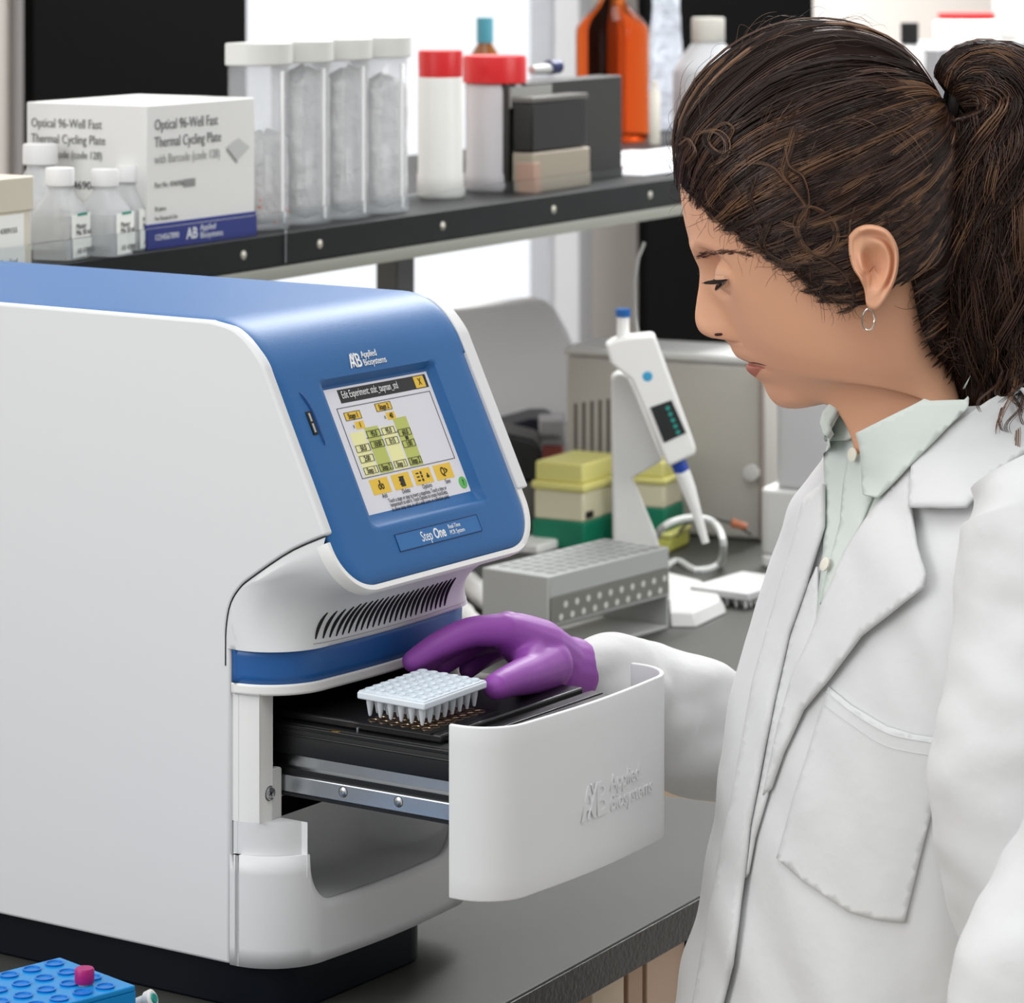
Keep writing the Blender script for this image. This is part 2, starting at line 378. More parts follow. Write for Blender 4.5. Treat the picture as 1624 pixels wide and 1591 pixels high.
# inset collar with a ledge, left and right
for sgn in (0, 1):
    pl = [foot(i/60*.36, .003) for i in range(61)]; pl = [p for p in pl if p[0] < .0275]+[(.0275, -.0455), (.0275, -.004)]
    if sgn: pl = [(MW-.002-p[0], p[1]) for p in pl]
    MB().prism(pl, .095, .133).build('corner_collar', white, inst, smooth=40, bev=.0015)
    pl = [foot(i/60*.3, .003) for i in range(61)]; pl = [p for p in pl if p[1] > -.0212]; pl += [(.0036, -.0222), (.0044, -.0215), (.0195, -.0215), (.0195, .0), (.003, .004)]
    if sgn: pl = [(MW-.002-p[0], p[1]) for p in pl]
    po = MB().prism(pl, .133, .2225).build('front_post', white2, inst, smooth=40, bev=.0006)
    if not sgn:
        MB().prism([(.0185, .133), (.0290, .133), (.0290, .1665), (.0275, .168), (.0185, .168)], -.0218, -.0170, 'y').build('screw_tab', mat('light_grey_plastic', (205, 205, 203), .45), po, bev=.0004)
        Ms = Matrix.Translation((.0160, -.0216, .1520)) @ Matrix.Rotation(math.pi/2, 4, 'X')
        MB().lathe([(.0042, 0), (.0046, .0004), (.0046, .0014), (.0040, .0018), (.0040, .0012), (0.0, .0012)], seg=28, M=Ms).build('screw', steel, po)
        cr = MB(); 
        for w in (.4, 1.97): cr.add([Ms @ Vector((math.cos(w+k*math.pi/2)*(.0026 if k % 2 == 0 else .0006), math.sin(w+k*math.pi/2)*(.0026 if k % 2 == 0 else .0006), .0014)) for k in range(4)], [(0, 1, 2, 3)])
        cr.lathe([(.0037, .00125), (.0034, .00125)], seg=20, M=Ms, cap=False); cr.lathe([(.0052, .0001), (.0047, .0001)], seg=24, M=Ms, cap=False)
        cr.build('screw_slot', seam, po)
# finger recess (bowl) behind the notch
rec = MB()
def footy(x):
    x = min(x, MW-.002-x)
    return (-.0035-math.sqrt(max(0, .045**2-(.045-x)**2)) if x < .045 else -.0485-.004*math.sin((x-.045)/.154*math.pi))+.0025
def bowl(t, q):
    x = .030+(.200-.030)*t; z0 = shell_top(min(max(x, .0303), .1997)); z0 = min(z0, .100)
    k = min(1, min(t, 1-t)/.16); k = math.sin(k*math.pi/2)
    d = .062*k; w = q*1.0
    if w < .45: return Vector((x, footy(x)+(w/.45)*d*.8, z0-.0006))
    u = (w-.45)/.55
    if u < .4: a = u/.4*math.pi/2; return Vector((x, footy(x)+d*.8+.014*k*math.sin(a), z0-.0006+.014*(1-math.cos(a))))
    return Vector((x, footy(x)+d*.8+.014*k, z0+.0134*min(1, k*2)+(.106+.034*k-z0-.0134*min(1, k*2))*(u-.4)/.6))
rec.grid(bowl, 60, 26); rec.build('finger_recess', white, inst, smooth=80)
# dark cavity
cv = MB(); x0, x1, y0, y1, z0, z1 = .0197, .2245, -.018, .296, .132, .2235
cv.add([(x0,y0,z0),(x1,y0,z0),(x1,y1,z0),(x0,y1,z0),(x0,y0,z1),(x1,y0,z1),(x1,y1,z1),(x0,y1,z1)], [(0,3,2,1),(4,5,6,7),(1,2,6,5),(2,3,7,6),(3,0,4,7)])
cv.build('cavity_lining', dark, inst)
# ---- drawer
dr = bpy.data.objects.new('drawer', None); link(dr, inst)
def dfoot(t, ins=0.0):
    x0, x1, yf, ys = .0165+ins, .2478-ins, -.2175+ins, -.172; r = .034; bow = .004
    L1 = max(0, ys-(yf+bow)-r); L2 = r*math.pi/2; L3 = x1-x0-2*r; L4 = L1+.0; T = L1+2*L2+L3+L4; s = t*T
    if s < L1: return (x0, ys-s)
    if s < L1+L2: w = (s-L1)/r; return (x0+r-r*math.cos(w), yf+bow+r-r*math.sin(w))
    if s < L1+L2+L3: q = (s-L1-L2)/L3; return (x0+r+q*L3, yf+bow-bow*math.sin(q*math.pi))
    if s < L1+2*L2+L3: w = (s-L1-L2-L3)/r; return (x1-r+r*math.sin(w), yf+bow+r-r*math.cos(w))
    return (x1, yf+bow+r+(s-L1-2*L2-L3))
mb = MB(); mb.grid(lambda t, q: Vector((*dfoot(t), .1035+(.2195-.1035)*q)), 90, 9)
dp = mb.build('front_panel', white, dr, smooth=60, solid=.0036, off=-1, bev=.0012)
# carriage
MB().prism([(.031,.1),(.031,-.168),(.052,-.203),(.202,-.206),(.214,-.2),(.214,.1)], .1765, .1965).build('carriage', black, dr, bev=.001)
MB().prism([(.033,.1),(.033,-.166),(.054,-.201),(.2,-.204),(.212,-.198),(.212,.1)], .1965, .1985).build('carriage_top', black, dr, bev=.0006)
cg = MB(); cg.box(.0305, .0335, -.168, .1, .1945, .1975); cg.box(.0301, .0345, -.168, .1, .190, .1915); cg.build('carriage_rib', blackm, dr, bev=.0006)
MB().prism([(.04, -.150), (.216, -.150), (.216, .05), (.04, .05)], .1985, .2045).build('block_cover', blackm, dr, bev=.0015)
st_ = MB(); st_.box(.046, .222, -.173, -.150, .1985, .2005); st_.box(.05, .222, -.163, -.153, .2005, .2015); st_.build('cover_step', blackm, dr, bev=.0008)
MB().box(.06, .21, -.204, -.178, .1965, .199).build('front_ledge', blackm, dr, bev=.001)
wl = MB(); wcx, wcy = .078, -.1105
for i in range(8):
    for j in range(6):
        wl.lathe([(.0042, 0), (.0042, .0012), (.0034, .0012), (.003, .0002), (0, .0002)], c=(wcx+(i-3.5)*.009, wcy+(j-2.5)*.009, .2044), seg=14)
wb = MB().box(wcx-.041, wcx+.041, wcy-.032, wcy+.032, .2045, .2052).build('well_block', black, dr)
wl.build('well_ring', mat('bronze', (190, 160, 130), .3, metal=1.0), wb)
# slide rails
MB().box(.0365, .040, -.178, .1, .1665, .1768).build('upper_slide', steel, dr)
MB().box(.031, .035, -.178, .06, .1500, .1625).build('slide_rail', steel, dr, bev=.001)
MB().box(.033, .045, -.178, .06, .1625, .1668).build('slide_gap', black, dr)
MB().box(.0303, .036, -.178, .06, .1482, .1502).build('slide_flange', blackm, dr)
MB().box(.2, .204, -.200, .06, .150, .1768).build('slide_rail', steel, dr)
for y in (-.0735, -.1205):
    Ms = Matrix.Translation((.0312, y, .1572)) @ Matrix.Rotation(-math.pi/2, 4, 'Y')
    sc_ = MB().lathe([(.0034, 0), (.0034, .0004), (.0026, .0010), (.0012, .0013), (0, .0013)], seg=20, M=Ms).build('rail_screw', steel, dr)
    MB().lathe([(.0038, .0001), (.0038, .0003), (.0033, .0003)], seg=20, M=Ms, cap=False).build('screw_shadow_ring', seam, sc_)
Ms = Matrix.Translation((.0345, -.066, .1975))
MB().lathe([(.0046, 0), (.0046, .0006), (.0026, .0010), (0, .0006)], seg=24, M=Ms).build('brass_stud', gold, dr)
MB().lathe([(.0012, 0), (.0012, .003), (0, .0034)], c=(.040, -.0795, .1975), seg=12).build('small_pin', steel, dr)
# embossed maker mark on the drawer front
def logo_ab(parent, M, s, m, ext):   # the linked A and B mark with the two word lines, s = height of the mark
    lg = text('maker_mark', 'A', s*1.36, m, parent, M @ Matrix.Translation((0, 0, 0)), ext, sx=.82, bold=s*.012)
    text('maker_mark', 'B', s*1.36, m, parent, M @ Matrix.Translation((s*.72, 0, 0)), ext, sx=.78, bold=s*.012)
    hx = MB()
    for ph in (0, .28):
        hx.tube([M @ Vector((s*(.44+ph*.5+.13*math.sin(k/10*math.pi*1.5+ph*6)), s*(.98-k/10*.95), ext+s*.01)) for k in range(11)], s*.035, 5)
    hx.build('maker_mark_strand', m, parent)
    text('maker_name', 'Applied', s*.66, m, parent, M @ Matrix.Translation((s*1.47, s*.56, 0)), ext, sx=.84)
    text('maker_name', 'Biosystems', s*.66, m, parent, M @ Matrix.Translation((s*1.47, s*.0, 0)), ext, sx=.84)
logo_ab(dp, frame((.1090, -.2176, .1405), (1, 0, 0), (0, 0, 1)), .0245, white, .0008)
for c_ in list(dp.children):
    for v in c_.data.vertices: v.co.y += .004*(1-math.sin(min(1, max(0, (v.co.x-.0505)/.1633))*math.pi))
# ---- face details
def fM(x, s, dn_=0.0): return frame(Vector((x, 0, 0))+P0+DN*s+NF*dn_, (1, 0, 0), -DN)
logo_ab(h, fM(.0925, .0035, .0004), .0108, inkw, .0002)
# usb port with finger groove
g_ = MB(); g_.tube([fM(.0275+.0065*math.sin(min(1, k/6)*math.pi/2), .0165+.002*0+k/12*.037-(.003*math.cos(min(1, k/6)*math.pi/2)), -.0004) @ Vector((0, 0, 0)) for k in range(13)], [.0008]+[.0016]*11+[.0008], 8)
gp = g_.build('port_groove', mat('deep_blue_plastic', (18, 70, 130), .4), inst)
pu = MB().box(-.0028, .0028, -.0085, .0085, -.001, .0009).xf(fM(.0285, .0365)).build('usb_port', black, inst, bev=.0004)
MB().box(-.0014, .0004, -.007, -.0005, .0009, .0012).box(-.0014, .0004, .0010, .007, .0009, .0012).xf(fM(.0285, .0365)).build('port_contact', greyp, pu)
# name plate
npm = MB()
c4 = [fM(.0725, .1250, .0003) @ Vector((0, 0, 0)), fM(.1720, .1250, .0003) @ Vector((0, 0, 0)), fM(.1720, .1372, .0003) @ Vector((0, 0, 0)), fM(.0725, .1372, .0003) @ Vector((0, 0, 0))]
pl_ = MB().add([p-NF*.0002 for p in c4]+[p for p in c4], [(4, 5, 6, 7), (0, 1, 5, 4), (1, 2, 6, 5), (2, 3, 7, 6), (3, 0, 4, 7)]).build('name_plate', mat('name_plate_blue', (48, 110, 172), .5), inst)
npm.tube(c4, .00035, 6, closed=True); npm.build('plate_outline', mat('outline_navy', (14, 50, 96), .5), pl_)
text('model_name', 'Step', .0105, inkw, pl_, fM(.1005, .1345, .0004), .0001, sx=.72)
text('model_name', 'One', .0105, inkw, pl_, fM(.1158, .1345, .0004), .0001, sx=.74, bold=.00022)
text('model_caption', 'Real-Time', .0045, inkw, pl_, fM(.1345, .1302, .0004), .0001, sx=.8)
text('model_caption', 'PCR System', .0045, inkw, pl_, fM(.1345, .1345, .0004), .0001, sx=.8)
# ---- touch screen: design grid 0..1 x 0..1 on the recessed plane
SX0, SX1, SS0, SS1 = .0590, .1865, .0140, .1115
SD = -.0062
scr = MB().box(SX0, SX1, -SS1, -SS0, -.001, 0).xf(fM(0, 0, SD)).build('touch_screen', mat('screen_white', (206, 206, 212), .5, emit=.18), inst)
def ym(y): return y*.885 if y <= .78 else (.705+(y-.79)*1.05 if y <= .905 else .855+(y-.935)*1.0)
def sq(x0, y0, x1, y1, lev, mb):   # y measured downward
    y0, y1 = ym(y0), ym(y1)
    X0, X1 = SX0+(SX1-SX0)*x0, SX0+(SX1-SX0)*x1; Y0, Y1 = SS0+(SS1-SS0)*y0, SS0+(SS1-SS0)*y1
    return mb.box(X0, X1, -Y1, -Y0, 0, .00008*lev)
def sm_(mb, name, m): return mb.xf(fM(0, 0, SD)).build(name, m, scr, smooth=0)
def outline(x0, y0, x1, y1, mb, w=.004, lev=4):
    sq(x0, y0, x1, y0+w, lev, mb); sq(x0, y1-w, x1, y1, lev, mb); sq(x0, y0, x0+w*.8, y1, lev, mb); sq(x1-w*.8, y0, x1, y1, lev, mb)
ye = mat('screen_yellow', (222, 184, 60), .3, emit=.12); ly = mat('screen_pale_yellow', (222, 220, 160), .3, emit=.15); gn = mat('screen_green', (178, 186, 96), .3, emit=.12)
sk = mat('screen_black', (34, 34, 36), .3); cr_ = mat('screen_cream', (250, 244, 206), .3, emit=.35)
sm_(sq(.135, .02, .965, .135, 2, MB()), 'title_bar', sk)
for (x0, y0, x1, y1) in ((.845, .028, .94, .128), (.12, .215, .265, .285), (.415, .19, .56, .26), (.185, .305, .265, .37), (.485, .28, .565, .345)): sm_(sq(x0, y0, x1, y1, 2 if x0 < .8 else 4, MB()), 'yellow_tag', ye)
for k in range(4):
    m_ = MB(); sq(.125+.20*k, .79, .29+.20*k, .90, 3, m_); sm_(m_, 'button', ye)
m_ = MB(); sq(.11, .39, .235, .765, 1, m_); sq(.39, .39, .515, .765, 1, m_); sm_(m_, 'pale_column', ly)
m_ = MB(); sq(.25, .37, .375, .765, 1, m_); sq(.53, .34, .655, .765, 1, m_); sm_(m_, 'green_column', gn)
m_ = MB(); outline(.075, .17, .955, .775, m_)
cells = ((.115, .50, .24, .56), (.115, .59, .24, .65), (.255, .40, .375, .46), (.255, .49, .375, .55), (.395, .40, .51, .46), (.395, .49, .51, .55), (.535, .44, .65, .50), (.535, .54, .65, .60), (.115, .69, .24, .75), (.255, .69, .375, .75), (.395, .69, .51, .75), (.535, .69, .65, .75),
         (.12, .215, .265, .285), (.415, .19, .56, .26))
for c in cells: outline(*c, m_, .003, 5)
for xa, ya, xb, yb in ((.24, .555, .255, .455), (.375, .455, .395, .455), (.51, .455, .535, .54)): sq(xa, min(ya, yb), xb, min(ya, yb)+.004, 5, m_)
sq(.58, .505, .605, .535, 5, m_)
sm_(m_, 'diagram_line', sk)
def stx(s, x, y, size, m, al='LEFT', sx=.72, bold=0.0):
    return text('screen_text', s, size, m, scr, fM(SX0+(SX1-SX0)*x, SS0+(SS1-SS0)*ym(y), SD+.0006), .00005, al, sx, bold)
stx('Edit Experiment: stdc_taqman_std', .155, .098, .0078, inkw, sx=.62); stx('X', .893, .105, .0075, inkk, 'CENTER')
for s, x, y in (('Stage 1', .1925, .272), ('Stage 2', .4875, .247), ('1', .225, .358), ('40', .525, .333), ('50.0', .178, .552), ('2:00', .178, .642), ('95.0', .315, .452), ('10:00', .315, .542), ('95.0', .4525, .452), ('0:15', .4525, .542), ('60.0', .5925, .492), ('1:00', .5925, .592), ('Step 1', .1775, .742), ('Step 2', .315, .742), ('Step 1', .4525, .742), ('Step 2', .5925, .742)):
    stx(s, x, y, .0056, inkk, 'CENTER', bold=.00008)
stx('x', .165, .355, .005, inkk, 'CENTER'); stx('x', .465, .33, .005, inkk, 'CENTER')
for s, x in (('Add', .21), ('Delete', .41), ('Options', .61), ('Save', .81)): stx(s, x, .935, .0048, inkk, 'CENTER')
for s, y in (('Touch a stage or step to insert a stage/step. Touch a time or', .977), ('temperature to edit it. Touch Options to create AutoDelta,', 1.010), ('to show ramp rates, to add a melt curve or collection point.', 1.044)): stx(s, .50, y, .0043, inkk, 'CENTER', sx=.66)
MB().lathe([(.0046, 0), (.0046, .0003), (0, .0004)], seg=20, M=fM(SX0+(SX1-SX0)*.945, SS0+(SS1-SS0)*.875, SD)).build('help_button', mat('screen_leaf_green', (96, 176, 90), .3, emit=.1), scr)
stx('?', .945, .975, .006, inkk, 'CENTER', bold=.0001)
for s, x in (('oo', .21), ('::', .39), ('Q>', .81)): stx(s, x, .87, .0085, inkk, 'CENTER', bold=.0001)
sm_(sq(.205, .805, .215, .835, 5, MB()), 'button_symbol', sk); sm_(sq(.385, .812, .435, .817, 5, sq(.39, .812, .43, .885, 5, MB())), 'button_symbol', sk); m_ = MB()
for k in range(3): sq(.55, .813+.026*k, .575, .823+.026*k, 5, m_); sq(.59, .808+.026*k, .605, .828+.026*k, 5, m_)
sq(.64, .845, .665, .862, 5, m_); sq(.647, .83, .658, .846, 5, m_)
sm_(m_, 'button_symbol', sk)
# ------------------------------------------------ shelf above the bench
def az(u, v, z): return bl(on_z(u, v, .9+z))
def aw(a, b, z): return tuple(bw(a, b, z))
def spot(u, b): return on_b(u, 300, b)[0]
def Yat(a, b): return bw(a, b, 0).y
def rad(u0, u1, b): a = spot((u0+u1)/2, b); return (u1-u0)/2/F*Yat(a, b)
def zat(u, v, b): return on_b(u, v, b)[2]
SZ = .4452
lg = mat('rail_paint', (170, 172, 162), .45)
t = root('shelf', bw(0, .7, 0), RB, 'black bench shelf with screwed front edge and grey rail below', 'shelf')
MB().box(-.6, 4.6, 0, .5, .4125, SZ).build('shelf_board', mat('shelf_black', (12, 12, 12), .5, spec=.2, vary=(20, .15)), t, bev=.001)
MB().prism([(.006, .3985), (.06, .3985), (.06, .4125), (.0, .4125), (.0, .4085)], -.6, 4.6, 'x').build('shelf_rail', lg, t)
for i, a in enumerate((.127, .37, .5066, .7484, .9935, 1.2309, 1.474)):
    Ms = Matrix.Translation((a, 0, .4295)) @ Matrix.Rotation(math.pi/2, 4, 'X')
    MB().lathe([(.0048, 0), (.0045, .0012), (.003, .0024), (0, .003)], seg=18, M=Ms).build('screw', mat('screw_nickel', (226, 220, 205), .3, metal=.7), t)
for a in (spot(627, .95), 3.3):
    MB().box(a-.03, a+.03, .22, .28, .387, .3985).box(a-.02, a+.02, .235, .265, 0, .39).build('shelf_post', mat('post_grey', (96, 98, 98), .4, metal=.4), t, bev=.002)
for a0, a1 in ((-.6, .4365), (.4395, 1.9)):
    MB().box(a0, a1, -.006, -.001, .416, .4675).build('clear_lip', mat('lip_acrylic', (244, 247, 248), .05, trans=1.0, ior=1.12), t)
# ---- carton
cw = mat('carton_white', (222, 222, 220), .6); cb = mat('carton_blue', (36, 50, 130), .5)
a0, a1, bf = .228, .4095, .712; zt = SZ+.1365; bk = az(42, 172, SZ+.1365)[1]
t = broot('carton', a0, bf, SZ, 'white cardboard carton of thermal cycling plates with blue bottom stripe', 'box')
L = a1-a0; D = .142
MB().box(0, L, 0, D, .0004, .1365).build('carton_body', cw, t, bev=.0012)
MB().box(-.0006, L+.0006, -.0008, .004, .0002, .024).build('blue_stripe', cb, t)
TF = lambda x, z, y=-.0010: frame((x, y, z), (1, 0, 0), (0, 0, 1))
for s, x, z, sz, m in (('Optical 96-Well Fast', .012, .113, .0145, inkg), ('Thermal Cycling Plate', .012, .0965, .0145, inkg), ('with Barcode (code 128)', .012, .081, .0125, mat('pale_ink', (160, 160, 158), .6)), ('Part No. 4346906', .012, .058, .0075, inkg), ('20 plates', .012, .036, .006, inkg), ('For Research Use', .012, .027, .006, inkg)):
    text('carton_text', s, sz, m, t, TF(x, z), .0001, sx=.86)
text('carton_text', '|||||||||', .009, inkk, t, TF(.058, .0575), .0001)
text('maker_mark', 'AB', .015, inkw, t, TF(.062, .006), .0001, bold=.0003); text('maker_name', 'Applied', .0085, inkw, t, TF(.085, .0125), .0001); text('maker_name', 'Biosystems', .0085, inkw, t, TF(.085, .0050), .0001)
text('carton_text', '1234567890', .008, inkw, t, TF(.010, .0085), .0001)
TL = lambda y, z: frame((-.0008, y, z), (0, -1, 0), (0, 0, 1))
for s, y, z, sz in (('Optical 96-Well Fast', D-.006, .113, .0125), ('Thermal Cycling Plate', D-.006, .098, .0125), ('with Barcode (code 128)', D-.006, .084, .0105)):
    text('carton_text', s, sz, inkg, t, TL(y, z), .0001, sx=.80)
text('carton_text', '4346906', .011, inkk, t, TL(D-.045, .055), .0001)
pm = MB().add([(.132, -.001, .090), (.152, -.001, .098), (.172, -.001, .088), (.150, -.001, .076)], [(0, 1, 2, 3)]); pm.build('plate_picture', mat('picture_grey', (190, 192, 190), .6), t)
MB().add([(.132, -.001, .0895), (.150, -.001, .0755), (.150, -.001, .073), (.132, -.001, .087)], [(0, 1, 2, 3)]).build('plate_picture', mat('picture_grey2', (150, 152, 150), .6), t)
# ---- bank of clear dispensers
t = broot('dispenser_bank', 0, .725, SZ, 'bank of four clear acrylic bins with one long pale lid', 'storage bins')
us = (413, 479, 544, 604, 666); aa = [on_b(u, 300, .725)[0] for u in us]; zt = zat(530, 92, .725)-SZ; ztop = zat(530, 63, .725)-SZ
tipm = mat('bagged_tips_plastic', (214, 214, 214), .5, alpha=.75, bump=(60, 1.0, .01)); org = mat('orange_tips', (206, 110, 60), .5)
acr = mat('bin_acrylic', (225, 227, 230), .08, alpha=.22)
for i in range(4):
    x0, x1 = aa[i]+.001, aa[i+1]-.001; w_ = x1-x0; dpt = .040
    pl = [(x0, dpt)]+[(x0+w_/2-w_/2*math.cos(q*math.pi/12), .026-.026*math.sin(q*math.pi/12)) for q in range(13)]+[(x1, dpt)]
    ot = MB(); n = len(pl)
    ot.add([(p[0], p[1], 0) for p in pl]+[(p[0], p[1], zt) for p in pl], [(k, (k+1) % n, n+(k+1) % n, n+k) for k in range(n)]+[tuple(range(n))])
    bn = ot.build('bin', acr, t, solid=.0022, off=-1, smooth=40)
    sk_ = MB(); pk = [(x0+w_*.42, -.0004), (x0+w_*.5, -.0010), (x0+w_*.58, -.0004)]
    for u in (1,): sk_.box(x0+w_/2-.0016, x0+w_/2+.0016, -.002, .0002, .006, zt-.01)
    sk_.build('bin_highlight', mat('highlight_white', (250, 250, 250), .2), bn)  # white strip modelled in place of the bright highlight on each bulged front
    h0 = (.55, .93, .90, .84)[i]; rnd = random.Random(i+3)
    ct = MB(); 
    def blob(u, v, x0=x0, x1=x1, h0=h0, rnd=rnd):
        a = 2*math.pi*u; k = math.sin(min(1, v*1.0)*math.pi*.5+.0) if v < .12 else 1; rr = (1 if v < .92 else (1-v)/.08*.9+.1)*(min(1, v/.06) if v < .06 else 1)
        ca, sa = math.cos(a), math.sin(a); e = lambda c: math.copysign(abs(c)**.5, c)
        nz = noise.noise(Vector((ca*2+i*7, sa*2, v*7)))*.006
        return ((x0+x1)/2+((x1-x0)/2-.005)*e(ca)*rr+nz*.3, .022+(.015+nz*.3)*e(sa)*rr, .004+(zt*h0)*v+(nz*1.2 if v > .8 else 0))
    ct.grid(blob, 28, 24, closeu=True); ct.build('bagged_tips', tipm, t, smooth=180)
    if i == 0:
        om = MB()
        for k in range(26):
            x = rnd.uniform(x0+.012, x1-.008); y = rnd.uniform(.012, .034); z = rnd.uniform(.006, .035); q = Vector((rnd.uniform(-1, 1), rnd.uniform(-.4, .4), rnd.uniform(-.3, .5))).normalized()*.02
            om.tube([(x, y, z), (min(max(x+q.x, x0+.006), x1-.006), y+q.y, max(.005, z+q.z))], [.0035, .0012], 6)
        for k in range(3): om.lathe([(.004, 0), (.0045, .012), (.004, .03)], c=(x1-.012-.011*k, .026+.003*k, .003), seg=10)
        om.build('orange_tips', org, t)
lidm = mat('lid_frosted', (212, 212, 208), .35, alpha=.97)
pl = []
for i in range(4):
    x0, x1 = aa[i], aa[i+1]; w_ = x1-x0; pl += [(x0+w_/2-w_/2*math.cos(q*math.pi/10), .022-.026*math.sin(q*math.pi/10)) for q in range(11)]
pl += [(aa[4]+.001, .043), (aa[0]-.001, .043)]
MB().prism(pl, zt-.004, ztop).build('long_lid', lidm, t, bev=.002)
# ---- jars and bottles on the shelf
redm = mat('red_lid_plastic', (206, 30, 34), .4); milk = mat('white_hdpe', (226, 226, 222), .45); hazy = mat('hazy_plastic', (205, 203, 206), .35, alpha=.93)
def vessel(name, u0, u1, vb, vt, b, prof, m, label, cat, parts=(), group=None, z0=SZ):
    # prof: list of (radius share, height share); parts: (name, prof, material)
    a = spot((u0+u1)/2, b); R = rad(u0, u1, b); H = zat((u0+u1)/2, vt, b)-z0
    t = broot(name, a, b, z0, label, cat, group=group)
    MB().lathe([(r*R, z*H) for r, z in prof], seg=40).build('body', m, t, smooth=40)
    for pn, pp, pm_ in parts: MB().lathe([(r*R, z*H) for r, z in pp], seg=40).build(pn, pm_, t, smooth=40)
    return t, R, H
vessel('jar', 660, 737, 335, 80, .80, [(.0, .0), (.88, 0), (.97, .02), (.97, .15), (.93, .17), (.93, .8), (.9, .82), (0, .82)], milk, 'opaque white plastic jar with a red screw lid', 'jar',
       [('screw_lid', [(.86, .815), (.9, .82), (.92, .98), (.88, 1), (0, 1)], redm)])
t, R, H = vessel('jar', 733, 836, 310, 88, .80, [(0, 0), (.85, 0), (.93, .03), (.93, .12), (.90, .14), (.90, .74), (.86, .79), (.8, .80), (0, .80)], hazy, 'hazy translucent jar with red lid and warning label', 'jar',
       [('screw_lid', [(.9, .80), (.98, .80), (.98, .975), (.94, 1), (0, 1)], redm)])
lb = MB(); lb.grid(lambda p, q: (R*.915*math.sin(.15+p*.75), -R*.915*math.cos(.15+p*.75), H*(.58+.17*q)), 16, 3); lo = lb.build('label', milk, t)
for s, z, sz in (('WARNING', .695, .012), ('Keep closed', .65, .008), ('Handle with care', .61, .007)): text('label_text', s, sz, inkk, lo, frame((R*.18, -R*.925, H*z), (.86, .40, 0), (0, 0, 1)), .0001, sx=.8)
vessel('reagent_bottle', 738, 800, 300, 28, 1.06, [(0, 0), (.9, 0), (1, .03), (1, .62), (.9, .7), (.36, .82), (.36, .85), (0, .85)], mat('amber_brown_glass', (128, 74, 22), .1, coat=.5), 'brown bottle with a teal square-shouldered cap behind the red-lidded jars', 'bottle',
       [('cap', [(.38, .825), (.42, .825), (.42, .99), (.40, 1), (0, 1)], mat('teal_cap', (70, 142, 158), .5))])
# dark case stack
ca = on_b(846, 300, .735)[0]; ce = on_b(936, 300, .735)[0]; cf = on_b(950, 280, .80)[0]
z1 = zat(880, 238, .735)-.0; z2 = zat(880, 152, .735); z3 = zat(900, 120, .82)
t = broot('cassette_box', ca, .735, SZ, 'tan and clear lower box at the shelf edge beneath a black box', 'box')
MB().box(0, ce-ca, 0, .028, 0, z1-SZ-.001).build('box_body', mat('tan_box', (160, 150, 134), .4), t, bev=.002)
MB().box(-.001, (ce-ca)*.10, -.0015, .022, 0, z1-SZ-.012).build('pink_end', mat('pink_tan', (178, 146, 128), .4), t, bev=.001)
t = broot('cassette_box', ca+.001, .737, z1, 'glossy black box resting on the tan box', 'box')
MB().box(0, ce-ca-.006, 0, .025, 0, z2-z1-.006).build('box_body', mat('black_box', (14, 14, 14), .3), t, bev=.002)
MB().box(-.001, ce-ca-.004, -.001, .027, z2-z1-.006, z2-z1).build('box_lid', mat('box_lid_grey', (100, 98, 94), .3), t, bev=.001)
t = broot('equipment_case', ca+.0, .768, SZ, 'tall dark grey case standing behind the stacked boxes', 'case')
MB().box(0, cf-ca, 0, .035, 0, z3-SZ).build('case_body', mat('case_dark', (44, 43, 42), .4), t, bev=.002)
MB().box(.004, .045, .005, .03, z3-SZ, z3-SZ+.006).build('case_top', greyp, t, bev=.001)
MB().box(.002, (cf-ca)*.35, -.003, .0005, (z3-SZ)*.78, (z3-SZ)*.97).build('case_panel', mat('case_light', (150, 150, 146), .4), t)
t = broot('sample_tube', spot(842, .785), .785, z3+.0062, 'small clear tube with a navy cap lying on the dark case', 'tube')
MB().lathe([(0, 0), (.005, .002), (.006, .03), (.006, .045), (0, .045)], seg=16, M=Matrix.Translation((0, 0, .007)) @ Matrix.Rotation(math.pi/2, 4, 'Y')).build('tube_body', mat('frosted', (190, 192, 190), .4), t)
MB().lathe([(.0085, 0), (.0085, .022), (.007, .0235), (0, .0235)], seg=16, M=Matrix.Translation((.043, 0, .0085)) @ Matrix.Rotation(math.pi/2, 4, 'Y')).build('tube_cap', mat('navy_cap', (22, 34, 84), .4), t)
# big amber bottle
amb = mat('amber_glass', (236, 92, 18), .04, trans=1.0, ior=1.12)
def thick_amber():
    nt = amb.node_tree; p = nt.nodes['Principled BSDF']; ab = nt.nodes.new('ShaderNodeVolumeAbsorption'); ab.inputs['Color'].default_value = (1.0, .34, .07, 1); ab.inputs['Density'].default_value = 17
    nt.links.new(ab.outputs[0], nt.nodes['Material Output'].inputs['Volume']); p.inputs['Base Color'].default_value = srgb(205, 132, 70)
thick_amber()
vessel('reagent_bottle', 910, 1032, 228, -28, 1.11, [(0, .0), (.85, 0), (.96, .02), (.96, .68), (.93, .72), (.78, .77), (.5, .84), (.34, .89), (.31, .93), (.31, .98), (0, .98)], amb, 'large amber glass bottle standing on the far part of the shelf', 'bottle',
       [('cap', [(.33, .93), (.36, .93), (.36, 1.09), (.33, 1.1), (0, 1.1)], mat('dark_brown_cap', (48, 18, 14), .5))])
